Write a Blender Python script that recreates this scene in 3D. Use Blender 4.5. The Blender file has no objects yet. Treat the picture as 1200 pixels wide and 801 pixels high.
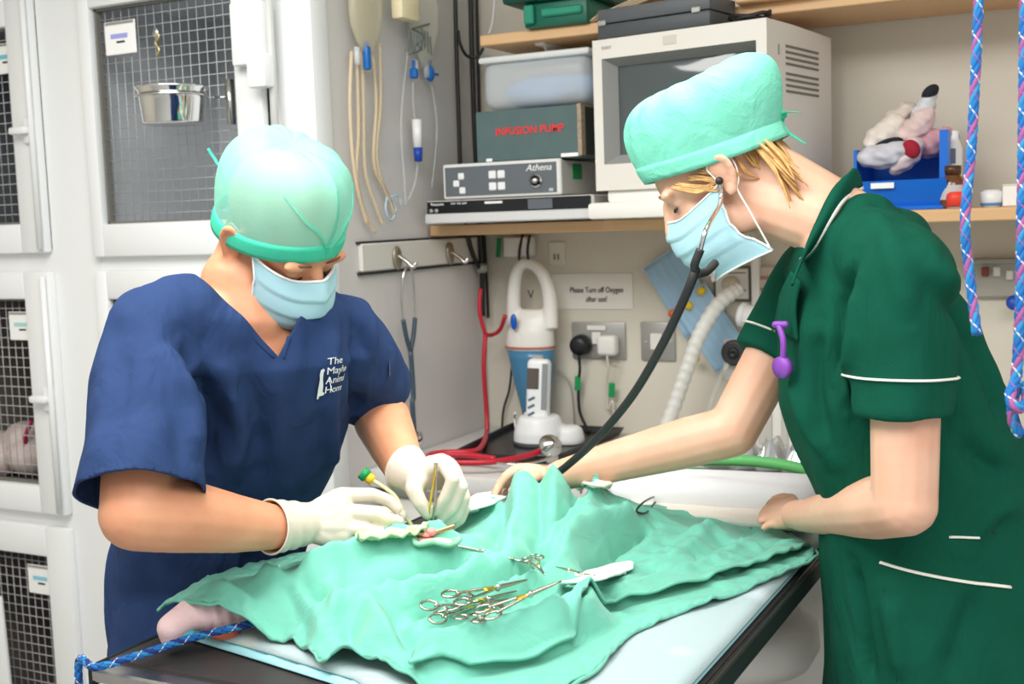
import bpy, bmesh, math, random
import numpy as np
from mathutils import Vector, Matrix, Euler, noise
from mathutils.bvhtree import BVHTree
random.seed(7)
scene = bpy.context.scene
COL = scene.collection
PI = math.pi

# ------------------------------------------------------------------ camera
FPX, YAW, PITCH, ROLL, CAMH = 1400.0, .479, .103, .0345, 1.5
_f = np.array([-math.sin(YAW)*math.cos(PITCH), math.cos(YAW)*math.cos(PITCH), -math.sin(PITCH)])
_r = np.array([math.cos(YAW), math.sin(YAW), 0.0])
_u = np.cross(_r, _f)
CR = math.cos(ROLL)*_r - math.sin(ROLL)*_u
CU = math.sin(ROLL)*_r + math.cos(ROLL)*_u
CC = np.array([0, 0, CAMH])
def ray(x, y): return _f + CR*(x-600)/FPX - CU*(y-400.5)/FPX
def onz(x, y, z): d = ray(x, y); return Vector(CC + d*(z-CAMH)/d[2])
def ony(x, y, Y): d = ray(x, y); return Vector(CC + d*Y/d[1])
def onx(x, y, X): d = ray(x, y); return Vector(CC + d*X/d[0])
def dep(x, y, Z): return Vector(CC + ray(x, y)*Z)
def proj(P):
    d = np.array(P) - CC; z = d @ _f
    return 600+FPX*(d @ CR)/z, 400.5-FPX*(d @ CU)/z, z
cam = bpy.data.cameras.new('camera'); camo = bpy.data.objects.new('camera', cam); COL.objects.link(camo)
cam.sensor_width = 36; cam.lens = FPX/1200*36; cam.clip_start = .02
camo.matrix_world = Matrix(((CR[0], CU[0], -_f[0], CC[0]), (CR[1], CU[1], -_f[1], CC[1]), (CR[2], CU[2], -_f[2], CC[2]), (0, 0, 0, 1)))
cam.dof.use_dof = True; cam.dof.focus_distance = 1.72; cam.dof.aperture_fstop = 6.3
scene.camera = camo
# ------------------------------------------------------------------ world, lamps, exposure
w = bpy.data.worlds.new('world'); scene.world = w; w.use_nodes = True
w.node_tree.nodes['Background'].inputs[0].default_value = (1.0, .985, .96, 1)
w.node_tree.nodes['Background'].inputs[1].default_value = .55
def area(name, loc, target, size, power, col=(1, 1, 1), sy=None, spread=PI):
    l = bpy.data.lights.new(name, 'AREA'); l.energy = power; l.color = col; l.size = size; l.spread = spread
    if sy: l.shape = 'RECTANGLE'; l.size_y = sy
    o = bpy.data.objects.new(name, l); COL.objects.link(o); o.location = loc
    o.rotation_euler = (Vector(target)-Vector(loc)).to_track_quat('-Z', 'Y').to_euler()
    return o
area('ceiling_light', (-1.15, .75, 2.46), (-1.15, .75, 0), 1.2, 36, (1, .98, .95), 1.2)
area('ceiling_light', (.3, .3, 2.46), (.3, .3, 0), 1.2, 27, (1, .98, .95), 1.2)
area('operating_lamp_light', (-.55, 1.75, 2.15), (-.90, 1.60, 1.0), .35, 1.05, (1, .96, .88), None, .7)
scene.view_settings.view_transform = 'Standard'; scene.view_settings.look = 'None'
scene.view_settings.exposure = .36; scene.view_settings.gamma = 1; scene.view_settings.use_curve_mapping = False

# ------------------------------------------------------------------ materials
def s2l(c): return tuple((v/12.92 if v <= .04045 else ((v+.055)/1.055)**2.4) for v in c)
MATS = {}
def mat(name, rgb, rough=.5, metal=0, noise_amt=0, noise_scale=20, bump=0, bump_scale=200, spec=.5, emit=0, alpha=1, trans=0, sss=0, sheen=0, ior=1.45, coat=0):
    """rgb: sRGB 0-255. noise_amt varies the colour a little, bump adds a fine relief"""
    if name in MATS: return MATS[name]
    m = bpy.data.materials.new(name); m.use_nodes = True; nt = m.node_tree; b = nt.nodes['Principled BSDF']
    c = s2l([v/255 for v in rgb])
    b.inputs['Base Color'].default_value = (*c, 1); b.inputs['Roughness'].default_value = rough; b.inputs['Metallic'].default_value = metal
    b.inputs['Specular IOR Level'].default_value = spec; b.inputs['IOR'].default_value = ior
    if trans: b.inputs['Transmission Weight'].default_value = trans
    if alpha < 1: b.inputs['Alpha'].default_value = alpha
    if coat: b.inputs['Coat Weight'].default_value = coat
    if sheen: b.inputs['Sheen Weight'].default_value = sheen
    if sss:
        b.inputs['Subsurface Weight'].default_value = sss; b.inputs['Subsurface Radius'].default_value = (.012, .005, .003); b.inputs['Subsurface Scale'].default_value = .6
    if emit: b.inputs['Emission Color'].default_value = (*c, 1); b.inputs['Emission Strength'].default_value = emit
    tc = nt.nodes.new('ShaderNodeTexCoord')
    if noise_amt:
        n = nt.nodes.new('ShaderNodeTexNoise'); n.inputs['Scale'].default_value = noise_scale; n.inputs['Detail'].default_value = 5
        nt.links.new(tc.outputs['Object'], n.inputs['Vector'])
        r = nt.nodes.new('ShaderNodeMapRange'); r.inputs[1].default_value = .3; r.inputs[2].default_value = .7; r.inputs[3].default_value = 1-noise_amt; r.inputs[4].default_value = 1+noise_amt
        nt.links.new(n.outputs['Fac'], r.inputs[0])
        mx = nt.nodes.new('ShaderNodeVectorMath'); mx.operation = 'SCALE'; mx.inputs[0].default_value = c
        nt.links.new(r.outputs[0], mx.inputs['Scale']); nt.links.new(mx.outputs[0], b.inputs['Base Color'])
    if bump:
        n = nt.nodes.new('ShaderNodeTexNoise'); n.inputs['Scale'].default_value = bump_scale; n.inputs['Detail'].default_value = 4
        nt.links.new(tc.outputs['Object'], n.inputs['Vector'])
        bp = nt.nodes.new('ShaderNodeBump'); bp.inputs['Strength'].default_value = bump; bp.inputs['Distance'].default_value = .004
        nt.links.new(n.outputs['Fac'], bp.inputs['Height']); nt.links.new(bp.outputs[0], b.inputs['Normal'])
    MATS[name] = m; return m
def wood(name, a, bcol, scale=(2, 30, 30)):
    m = mat(name, a, .45); nt = m.node_tree; b = nt.nodes['Principled BSDF']
    tc = nt.nodes.new('ShaderNodeTexCoord'); mp = nt.nodes.new('ShaderNodeMapping'); mp.inputs['Scale'].default_value = scale
    n = nt.nodes.new('ShaderNodeTexNoise'); n.inputs['Scale'].default_value = 3; n.inputs['Detail'].default_value = 6
    cr = nt.nodes.new('ShaderNodeValToRGB'); cr.color_ramp.elements[0].color = (*s2l([v/255 for v in a]), 1); cr.color_ramp.elements[1].color = (*s2l([v/255 for v in bcol]), 1)
    nt.links.new(tc.outputs['Object'], mp.inputs[0]); nt.links.new(mp.outputs[0], n.inputs['Vector']); nt.links.new(n.outputs['Fac'], cr.inputs[0]); nt.links.new(cr.outputs[0], b.inputs['Base Color'])
    return m
def see_through(m, amount, tint=(1, 1, 1)):
    """thin material: part of the light passes straight through"""
    nt = m.node_tree; b = nt.nodes['Principled BSDF']; o = nt.nodes['Material Output']
    t = nt.nodes.new('ShaderNodeBsdfTransparent'); t.inputs[0].default_value = (*tint, 1)
    mx = nt.nodes.new('ShaderNodeMixShader'); mx.inputs[0].default_value = amount
    nt.links.new(b.outputs[0], mx.inputs[1]); nt.links.new(t.outputs[0], mx.inputs[2]); nt.links.new(mx.outputs[0], o.inputs[0])
    return m
def translucent(m, amount, rgb):
    nt = m.node_tree; b = nt.nodes['Principled BSDF']; o = nt.nodes['Material Output']
    t = nt.nodes.new('ShaderNodeBsdfTranslucent'); t.inputs[0].default_value = (*s2l([v/255 for v in rgb]), 1)
    mx = nt.nodes.new('ShaderNodeMixShader'); mx.inputs[0].default_value = amount
    nt.links.new(b.outputs[0], mx.inputs[1]); nt.links.new(t.outputs[0], mx.inputs[2]); nt.links.new(mx.outputs[0], o.inputs[0])
    return m

def cloth(m, scale=16, strength=.35, dist=.02, stretch=(1, 1, .45)):
    """soft creases under the weave"""
    nt = m.node_tree; b = nt.nodes['Principled BSDF']; tc = nt.nodes.new('ShaderNodeTexCoord'); mp = nt.nodes.new('ShaderNodeMapping'); mp.inputs['Scale'].default_value = stretch
    n = nt.nodes.new('ShaderNodeTexNoise'); n.inputs['Scale'].default_value = scale; n.inputs['Detail'].default_value = 3; n.inputs['Distortion'].default_value = .8
    nt.links.new(tc.outputs['Object'], mp.inputs[0]); nt.links.new(mp.outputs[0], n.inputs['Vector'])
    bp = nt.nodes.new('ShaderNodeBump'); bp.inputs['Strength'].default_value = strength; bp.inputs['Distance'].default_value = dist
    nt.links.new(n.outputs['Fac'], bp.inputs['Height'])
    if b.inputs['Normal'].is_linked: nt.links.new(b.inputs['Normal'].links[0].from_socket, bp.inputs['Normal'])
    nt.links.new(bp.outputs[0], b.inputs['Normal']); return m

# ------------------------------------------------------------------ mesh helpers
def V(*a): return Vector(a[0]) if len(a) == 1 else Vector(a)
def frame(d, hint=(0, 0, 1)):
    d = Vector(d).normalized(); h = Vector(hint)
    if abs(d.dot(h)) > .97: h = Vector((1, 0, 0)) if abs(d.x) < .9 else Vector((0, 1, 0))
    a = h.cross(d).normalized(); return a, d.cross(a).normalized()
def spline(pts, n=8, closed=False):
    """Catmull-Rom through points"""
    P = [np.array(p, float) for p in pts]; out = []
    m = len(P); rng = range(m if closed else m-1)
    for i in rng:
        if closed: p0, p1, p2, p3 = P[(i-1) % m], P[i], P[(i+1) % m], P[(i+2) % m]
        else: p0, p1, p2, p3 = P[max(i-1, 0)], P[i], P[i+1], P[min(i+2, m-1)]
        for k in range(n):
            t = k/n
            out.append(.5*((2*p1)+(-p0+p2)*t+(2*p0-5*p1+4*p2-p3)*t*t+(-p0+3*p1-3*p2+p3)*t**3))
    if not closed: out.append(P[-1])
    return [Vector(o) if len(o) == 3 else tuple(o) for o in out]
class MB:
    def __init__(s): s.v = []; s.f = []
    def add(s, vs, fs):
        o = len(s.v); s.v += [tuple(x) for x in vs]; s.f += [tuple(i+o for i in f) for f in fs]; return s
    def box(s, c, size, rot=None, bev=0, seg=1):
        bm = bmesh.new(); bmesh.ops.create_cube(bm, size=1)
        for v in bm.verts: v.co = Vector((v.co.x*size[0], v.co.y*size[1], v.co.z*size[2]))
        if bev: bmesh.ops.bevel(bm, geom=bm.edges[:], offset=min(bev, min(size)*.49), segments=seg, affect='EDGES', profile=.5)
        R = rot if rot is not None else Matrix.Identity(3)
        bm.verts.index_update()
        s.add([R @ v.co + Vector(c) for v in bm.verts], [[v.index for v in f.verts] for f in bm.faces]); bm.free(); return s
    def bx(s, x0, x1, y0, y1, z0, z1, bev=0, seg=1):
        return s.box(((x0+x1)/2, (y0+y1)/2, (z0+z1)/2), (abs(x1-x0), abs(y1-y0), abs(z1-z0)), None, bev, seg)
    def loft(s, rings, cap=True, closed=False):
        n = len(rings[0]); vs = [p for r in rings for p in r]; fs = []
        m = len(rings)
        for i in range(m if closed else m-1):
            j = (i+1) % m
            for k in range(n):
                l = (k+1) % n; fs.append((i*n+k, i*n+l, j*n+l, j*n+k))
        if cap and not closed: fs.append(tuple(range(n-1, -1, -1))); fs.append(tuple((m-1)*n+k for k in range(n)))
        return s.add(vs, fs)
    def tube(s, path, r, n=8, closed=False, cap=True, flat=1.0, hint=(0, 0, 1)):
        P = [Vector(p) for p in path]; m = len(P); R = r if hasattr(r, '__len__') else [r]*m
        rings = []; pa = None
        for i in range(m):
            if closed: d = P[(i+1) % m]-P[i-1]
            else: d = P[min(i+1, m-1)]-P[max(i-1, 0)]
            if d.length < 1e-9: d = Vector((0, 0, 1))
            d.normalize()
            if pa is None: a, b = frame(d, hint)
            else:
                a = (pa - d*pa.dot(d)); a = a.normalized() if a.length > 1e-6 else frame(d)[0]; b = d.cross(a)
            pa = a
            rings.append([P[i]+R[i]*(math.cos(2*PI*k/n)*a+flat*math.sin(2*PI*k/n)*b) for k in range(n)])
        return s.loft(rings, cap, closed)
    def cyl(s, p0, p1, r0, r1=None, n=20):
        return s.tube([p0, p1], [r0, r0 if r1 is None else r1], n)
    def capsule(s, p0, p1, r0, r1=None, n=14):
        r1 = r0 if r1 is None else r1; p0, p1 = Vector(p0), Vector(p1); d = (p1-p0)
        if d.length < 1e-6: return s.ell(p0, (r0, r0, r0))
        d.normalize(); path = []; R = []
        for k in range(5): a = PI/2*(1-k/4.0); path.append(p0-d*r0*math.sin(a)*.999); R.append(max(r0*math.cos(a), r0*.03))
        for k in range(5): a = PI/2*k/4.0; path.append(p1+d*r1*math.sin(a)*.999); R.append(max(r1*math.cos(a), r1*.03))
        a, b = frame(d)
        return s.loft([[p+rr*(math.cos(2*PI*k/n)*a+math.sin(2*PI*k/n)*b) for k in range(n)] for p, rr in zip(path, R)])
    def chain(s, pts, rs, n=14):
        for i in range(len(pts)-1): s.capsule(pts[i], pts[i+1], rs[i], rs[i+1], n)
        return s
    def ell(s, c, ax, M=None, n=16, m=10):
        """ellipsoid: ax half sizes, M 3x3 orientation"""
        M = M if M is not None else Matrix.Identity(3); c = Vector(c); rings = []
        for i in range(m+1):
            ph = -PI/2+PI*i/m; ph = max(min(ph, PI/2-.02), -PI/2+.02)
            rings.append([c+M @ Vector((ax[0]*math.cos(ph)*math.cos(2*PI*k/n), ax[1]*math.cos(ph)*math.sin(2*PI*k/n), ax[2]*math.sin(ph))) for k in range(n)])
        return s.loft(rings)
    def lathe(s, prof, c, axis=(0, 0, 1), n=28, cap=True):
        c = Vector(c); d = Vector(axis).normalized(); a, b = frame(d, (0, 1, 0))
        return s.loft([[c+d*z+r*(math.cos(2*PI*k/n)*a+math.sin(2*PI*k/n)*b) for k in range(n)] for r, z in prof], cap)
    def sheet(s, rows):
        n = len(rows[0]); vs = [p for r in rows for p in r]
        return s.add(vs, [(i*n+k, i*n+k+1, (i+1)*n+k+1, (i+1)*n+k) for i in range(len(rows)-1) for k in range(n-1)])
    def quad(s, a, b, c, d): return s.add([a, b, c, d], [(0, 1, 2, 3)])
    def mesh(s, name='m'):
        me = bpy.data.meshes.new(name); me.from_pydata([tuple(v) for v in s.v], [], s.f); me.validate(); return me
    def build(s, name, m, parent=None, smooth=False, auto=None, thick=0, sub=0, fix=True):
        return link(name, s.mesh(name), m, parent, smooth, auto, thick, sub, fix)
def wloc(o):
    l = Vector((0, 0, 0))
    while o is not None: l = l + Vector(o.location); o = o.parent
    return l
def link(name, me, m, parent=None, smooth=False, auto=None, thick=0, sub=0, fix=True):
    if fix:
        bm = bmesh.new(); bm.from_mesh(me); bmesh.ops.recalc_face_normals(bm, faces=bm.faces[:]); bm.to_mesh(me); bm.free()
    if parent is not None: me.transform(Matrix.Translation(-wloc(parent)))
    me.materials.clear(); me.materials.append(m if not isinstance(m, str) else MATS[m])
    o = bpy.data.objects.new(name, me); COL.objects.link(o)
    if parent is not None: o.parent = parent
    if smooth or auto is not None:
        me.polygons.foreach_set('use_smooth', [True]*len(me.polygons))
        if auto is not None:
            try: me.set_sharp_from_angle(angle=auto)
            except Exception: pass
    if sub: q = o.modifiers.new('sub', 'SUBSURF'); q.levels = sub; q.render_levels = sub
    if thick: q = o.modifiers.new('thick', 'SOLIDIFY'); q.thickness = thick; q.offset = 0
    return o
AU = math.radians(35)
def tag(o, label, cat, group=None):
    o['label'] = label; o['category'] = cat
    if group: o['group'] = group
    return o
def thing(name, label, cat, loc=(0, 0, 0), group=None):
    o = bpy.data.objects.new(name, None); COL.objects.link(o); o.location = loc; o.empty_display_size = .05
    return tag(o, label, cat, group)
def struct(o): o['kind'] = 'structure'; return o
def stuff(o): o['kind'] = 'stuff'; return o
def evalmesh(me, mods):
    """apply modifiers to a mesh and return a new mesh"""
    o = bpy.data.objects.new('tmp', me); COL.objects.link(o)
    for t, kw in mods:
        q = o.modifiers.new(t, t)
        for k, v in kw.items(): setattr(q, k, v)
    dg = bpy.context.evaluated_depsgraph_get(); dg.update()
    r = bpy.data.meshes.new_from_object(o.evaluated_get(dg)); r.name = 'm'
    bpy.data.objects.remove(o); return r
def remesh(mb, voxel, smooth=4, fac=.6):
    me = mb.mesh()
    bm = bmesh.new(); bm.from_mesh(me); bmesh.ops.recalc_face_normals(bm, faces=bm.faces[:]); bm.to_mesh(me); bm.free()
    mods = [('REMESH', dict(mode='VOXEL', voxel_size=voxel))]
    if smooth: mods.append(('SMOOTH', dict(factor=fac, iterations=smooth)))
    return evalmesh(me, mods)
def getco(me):
    a = np.empty(len(me.vertices)*3); me.vertices.foreach_get('co', a); return a.reshape(-1, 3)
def getno(me):
    a = np.empty(len(me.vertices)*3); me.vertex_normals.foreach_get('vector', a); return a.reshape(-1, 3)
def setco(me, a): me.vertices.foreach_set('co', a.ravel()); me.update()
def bvh(me): return BVHTree.FromPolygons([v.co.copy() for v in me.vertices], [tuple(p.vertices) for p in me.polygons])
def hit(tree, x, y, lift=0):
    """surface point of a thing seen at a photograph pixel"""
    d = Vector(ray(x, y)).normalized(); q = tree.ray_cast(Vector(CC), d)
    if q[0] is None: return None
    n = q[1]
    if n.dot(d) > 0: n = -n
    return q[0]+n*lift
def seg_dist(P, A, B):
    A = np.array(A); B = np.array(B); d = B-A; L = d @ d + 1e-12
    t = np.clip(((P-A) @ d)/L, 0, 1); return np.linalg.norm(P-(A+t[:, None]*d), axis=1), t
def poly_dist(P, pts):
    m = None
    for a, b in zip(pts[:-1], pts[1:]):
        d, _ = seg_dist(P, a, b); m = d if m is None else np.minimum(m, d)
    return m
def folds(me, lst):
    """lst: (pixel polyline, amplitude, width) ridges (or valleys, amplitude < 0) pushed along the normals"""
    tree = bvh(me); P = getco(me); N = getno(me); D = np.zeros(len(P))
    for pl, amp, wd in lst:
        q = [hit(tree, *p) for p in spline([(*p,) for p in pl], 4)]
        q = [x for x in q if x is not None]
        if len(q) < 2: continue
        ok = [q[0]]
        for x in q[1:]:
            if (x-ok[-1]).length < .12: ok.append(x)
        if len(ok) < 2: continue
        d = poly_dist(P, ok)
        # fade to both ends
        e = np.minimum(np.linalg.norm(P-np.array(ok[0]), axis=1), np.linalg.norm(P-np.array(ok[-1]), axis=1))
        D += 2.3*amp*np.exp(-(d/wd)**2)*np.clip(.25+e/(3*wd), 0, 1)
    setco(me, P+N*D[:, None])
def text_mesh(txt, size, align='CENTER', extrude=.0004, bold=0, space=1.0):
    c = bpy.data.curves.new('t', 'FONT'); c.body = txt; c.size = size; c.align_x = align; c.align_y = 'CENTER'; c.extrude = extrude; c.offset = bold; c.resolution_u = 3; c.space_line = space
    o = bpy.data.objects.new('t', c); COL.objects.link(o)
    dg = bpy.context.evaluated_depsgraph_get(); dg.update()
    me = bpy.data.meshes.new_from_object(o.evaluated_get(dg)); bpy.data.objects.remove(o); return me
def lettering(name, txt, size, loc, xdir, ydir, m, parent, align='CENTER', bold=0, space=1.0):
    me = text_mesh(txt, size, align, .0004, bold, space); x = Vector(xdir).normalized(); y = Vector(ydir).normalized(); z = x.cross(y)
    me.transform(Matrix(((x.x, y.x, z.x, loc[0]), (x.y, y.y, z.y, loc[1]), (x.z, y.z, z.z, loc[2]), (0, 0, 0, 1))))
    return link(name, me, m, parent, fix=False)
# ------------------------------------------------------------------ palette
WALL = mat('wall_paint', (216, 210, 196), .6, noise_amt=.03, noise_scale=3, bump=.05, bump_scale=60)
WHITE = mat('white_plastic', (236, 238, 238), .35)
WHITE2 = mat('white_melamine', (232, 231, 226), .4)
PANEL = mat('grey_panel', (212, 209, 207), .4, noise_amt=.03, noise_scale=2)
GREYIN = mat('cage_grey', (205, 209, 213), .6, noise_amt=.05, noise_scale=6)
DARKIN = mat('cage_taupe', (140, 130, 122), .6, noise_amt=.08, noise_scale=6)
WIRE = mat('wire', (190, 192, 194), .5, .3)
DARK = mat('shadow_dark', (45, 46, 48), .6)
BLACK = mat('black_plastic', (28, 29, 31), .4)
STEEL = mat('steel', (205, 205, 202), .18, 1)
CHROME = mat('chrome', (225, 225, 225), .1, 1)
BRUSHED = mat('brushed_steel', (190, 190, 190), .32, 1, noise_amt=.08, noise_scale=40)
PAPER = mat('paper', (245, 245, 243), .8)
INK = mat('ink', (40, 40, 44), .8)
WOOD = wood('pine_shelf', (232, 193, 148), (214, 168, 120), (2, 25, 25))
GLASSY = see_through(mat('clear_plastic', (225, 228, 226), .12), .72)
FROST = see_through(mat('frosted_plastic', (226, 231, 234), .3), .5)
BLUE = mat('blue_plastic', (25, 110, 215), .35)
CLAMP = mat('clamp_blue', (30, 110, 190), .4)
GREEN = mat('tool_green', (12, 98, 78), .4)
REDP = mat('red_tube', (190, 38, 55), .35)
NAVYT = mat('slate_tube', (60, 78, 92), .4)
TAGG = mat('tag_green', (18, 150, 82), .6)
GREYM = mat('grey_metal', (172, 172, 168), .4, .55)
YELLOW = mat('yellow_pin', (235, 200, 50), .5)
ORANGE = mat('orange_pin', (226, 110, 60), .5)
BW = 2.746   # back wall
SX = -1.5    # side of the kennel bank
KY = 2.05    # kennel fronts
# ------------------------------------------------------------------ shell
struct(MB().bx(-3.2, 1.6, -1.6, 2.95, -.05, 0).build('floor', mat('vinyl_floor', (178, 180, 178), .45, noise_amt=.06, noise_scale=60)))
struct(MB().bx(-3.2, 1.6, BW, BW+.1, 0, 2.5).build('wall_back', WALL))
struct(MB().bx(-3.3, -3.2, -1.6, BW+.1, 0, 2.5).build('wall_left', WALL))
struct(MB().bx(-3.3, 1.6, -1.6, BW+.1, 2.5, 2.56).build('ceiling', mat('ceiling_paint', (242, 241, 238), .7)))
# ------------------------------------------------------------------ kennel bank
kb = thing('kennel_bank', 'white wall of stacked animal kennels with grey side panel', 'kennel', (-2.2, 2.4, 0))
m = MB()
m.bx(SX-.02, SX, KY, BW-.002, 0, 2.45)
m.build('side_panel', PANEL, kb)
m = MB(); m.bx(-1.53, SX+.003, KY-.012, KY+.05, 0, 2.45, .006, 2); m.build('corner_trim', WHITE, kb, auto=AU)
m = MB()
m.bx(-2.297, -2.14, KY, KY+.03, 0, 2.45); m.bx(-1.622, -1.53, KY, KY+.03, 0, 2.45)
m.bx(-2.98, -2.297, KY+.0015, KY+.03, 1.40, 1.462); m.bx(-2.98, -2.297, KY+.0015, KY+.03, .775, .822); m.bx(-2.98, -2.297, KY+.0015, KY+.03, 0, .1); m.bx(-2.98, -2.297, KY+.0015, KY+.03, 2.2, 2.45)
m.bx(-2.14, -1.622, KY+.0015, KY+.03, 1.405, 1.45); m.bx(-2.14, -1.622, KY+.0015, KY+.03, .775, .822); m.bx(-2.14, -1.622, KY+.0015, KY+.03, 0, .1); m.bx(-2.14, -1.622, KY+.0015, KY+.03, 2.2, 2.45)
m.bx(-2.98, -2.93, KY+.003, KY+.03, 0, 2.45)
m.build('face_frame', WHITE, kb)
def cage_box(x0, x1, z0, z1, mt):
    m = MB(); y0, y1 = KY+.03, 2.48
    m.quad((x0, y1, z0), (x1, y1, z0), (x1, y1, z1), (x0, y1, z1)); m.quad((x0, y0, z0), (x0, y1, z0), (x0, y1, z1), (x0, y0, z1)); m.quad((x1, y0, z0), (x1, y0, z1), (x1, y1, z1), (x1, y1, z0))
    m.quad((x0, y0, z0), (x1, y0, z0), (x1, y1, z0), (x0, y1, z0)); m.quad((x0, y0, z1), (x0, y1, z1), (x1, y1, z1), (x1, y0, z1))
    m.build('cage_lining', mt, kb, thick=.006, fix=False)
def kennel_door(dx0, dx1, dz0, dz1, wx0, wx1, wz0, wz1, handle, mt, hs=1):
    cage_box(wx0-.03, wx1+.03, wz0-.03, wz1+.03, mt)
    m = MB(); y0, y1 = KY-.022, KY+.001; b = .006
    m.bx(dx0, wx0, y0, y1, dz0, dz1, b, 2); m.bx(wx1, dx1, y0, y1, dz0, dz1, b, 2); m.bx(wx0-.002, wx1+.002, y0, y1, dz0, wz0, b, 2); m.bx(wx0-.002, wx1+.002, y0, y1, wz1, dz1, b, 2)
    d = m.build('kennel_door', WHITE, kb, auto=AU)
    m = MB(); g = .005; yy = KY+.006
    for a in ((wx0, wx0+g, wz0, wz1), (wx1-g, wx1, wz0, wz1), (wx0, wx1, wz0, wz0+g), (wx0, wx1, wz1-g, wz1)): m.bx(a[0], a[1], yy-.008, yy+.01, a[2], a[3])
    m.build('gasket', mat('gasket', (120, 118, 112), .7), d)
    m = MB(); sp = .0245; x = wx0+sp
    while x < wx1-.004: m.tube([(x, yy, wz0), (x, yy, wz1)], .0011, 5); x += sp
    z = wz1-sp
    while z > wz0+.004: m.tube([(wx0, yy+.002, z), (wx1, yy+.002, z)], .0011, 5); z -= sp
    stuff(m.build('wire_mesh', WIRE, d, smooth=True))
    if handle:
        hx, hz = handle; m = MB()
        m.bx(hx-.016, hx+.016, y0-.012, y0, hz-.03, hz+.03, .005, 2)
        m.bx(hx-.045, hx+.01, y0-.03, y0-.01, hz-.009, hz+.009, .006, 2)
        h = m.build('latch', WHITE, d, auto=AU)
        m = MB(); m.cyl((hx+.012, y0-.01, dz0+.01), (hx+.012, y0-.01, dz1-.01), .007, n=10); m.build('locking_rod', WHITE, d, smooth=True)
    return d
kennel_door(-2.93, -2.297, 1.456, 2.19, -2.85, -2.38, 1.527, 1.992, (-2.315, 1.745), mat('cage_slate', (130, 136, 140), .6, noise_amt=.1, noise_scale=5))
kennel_door(-2.93, -2.293, .815, 1.411, -2.85, -2.383, .884, 1.345, (-2.316, 1.105), DARKIN)
kennel_door(-2.93, -2.293, .105, .782, -2.85, -2.375, .18, .705, None, DARKIN)
dr = kennel_door(-2.145, -1.625, 1.443, 2.19, -2.107, -1.697, 1.519, 2.005, None, GREYIN)
kennel_door(-2.145, -1.625, .815, 1.412, -2.107, -1.697, .884, 1.345, None, GREYIN)
kennel_door(-2.145, -1.625, .105, .782, -2.107, -1.697, .18, .705, None, DARKIN)
# hinge side latch of the big upper door
m = MB(); p = ony(299, 45, KY-.03)
m.bx(p.x-.05, p.x+.034, KY-.05, KY-.022, p.z-.055, p.z+.075, .006, 2); m.bx(p.x+.0, p.x+.048, KY-.066, KY-.03, p.z-.105, p.z-.035, .006, 2)
m.build('latch', WHITE, dr, auto=AU)
m = MB(); m.cyl((p.x+.04, KY-.03, 1.47), (p.x+.04, KY-.03, 2.18), .0085, n=12); m.build('locking_rod', mat('grey_rod', (200, 200, 198), .4), dr, smooth=True)
# steel bowl in its wire ring inside the door mesh
b = ony(220, 125, KY-.06)
bw = thing('feeding_bowl', 'polished steel feeding bowl clipped to the kennel door mesh', 'bowl', (b.x, KY-.07, b.z-.04))
R = .074
MB().lathe([(R*.80, -.04), (R*.86, -.036), (R*.95, .03), (R*1.0, .038), (R*1.02, .036), (R*1.01, .033), (R*.95, .028), (R*.86, -.03), (.01, -.034)], (b.x, KY-.105, b.z)).build('bowl', CHROME, bw, smooth=True)
m = MB(); m.tube([(b.x+(R-.001)*math.cos(a), KY-.105+(R-.001)*math.sin(a), b.z+.018) for a in [2*PI*k/28 for k in range(28)]], .0028, 6, closed=True)
m.bx(b.x+.072, b.x+.084, KY-.022, KY-.006, b.z-.04, b.z+.055); m.tube([(b.x+.05, KY-.03, b.z+.018), (b.x+.078, KY-.012, b.z+.018)], .003, 6); m.build('holder_ring', STEEL, bw, smooth=True)
# clip hanging inside the mesh
p = ony(186, 50, KY-.006); cl = thing('spring_clip', 'small brass clip hooked on the kennel door mesh above the bowl', 'clip', p)
m = MB(); m.tube(spline([p+V(0, -.006, .025), p+V(.008, -.006, .012), p+V(-.004, -.006, 0), p+V(.006, -.006, -.016), p+V(-.002, -.006, -.028)], 5), .0035, 6); m.build('hook', mat('brass', (200, 185, 140), .35, .8), cl, smooth=True)
m = MB(); m.ell(p+V(0, -.006, .02), (.009, .006, .012)); m.build('clip_body', STEEL, cl, smooth=True)
# cards on the doors
def card(x0, y0, x1, y1, label, tint=(150, 190, 230)):
    a, b_, c = ony(x0, y0, KY-.004), ony(x1, y0, KY-.004), ony(x0, y1, KY-.004); w_ = abs(b_.x-a.x); h_ = abs(a.z-c.z); zc = (a.z+c.z)/2; xc = (a.x+b_.x)/2
    t = thing('door_card', label, 'label', (xc, KY-.002, zc-h_/2), 'cards clipped to kennel doors')
    MB().bx(xc-w_/2, xc+w_/2, KY-.005, KY-.002, zc-h_/2, zc+h_/2, .001).build('sleeve', PAPER, t)
    m = MB(); m.bx(xc-w_*.46, xc+w_*.46, KY-.0062, KY-.0048, zc+h_*.40, zc+h_*.48); m.build('top_clip', GREYM, t)
    m = MB(); m.bx(xc-w_*.3, xc+w_*.25, KY-.0057, KY-.005, zc-h_*.02, zc+h_*.12); m.build('print', mat('print_'+str(tint[0]), tint, .8), t)
    m = MB(); m.bx(xc-w_*.12, xc+w_*.15, KY-.0057, KY-.005, zc-h_*.16, zc-h_*.1); m.build('print', INK, t)
card(122, 27, 158, 66, 'white card with blue writing on the upper right kennel door', (160, 165, 225))
card(-6, 52, 15, 88, 'white card with teal print on the upper left kennel door', (120, 195, 205))
card(10, 365, 40, 398, 'white card with pale teal print on the middle left kennel door', (170, 215, 215))
card(32, 660, 62, 693, 'white card with pale blue print on the bottom left kennel door', (140, 205, 225))
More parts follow.
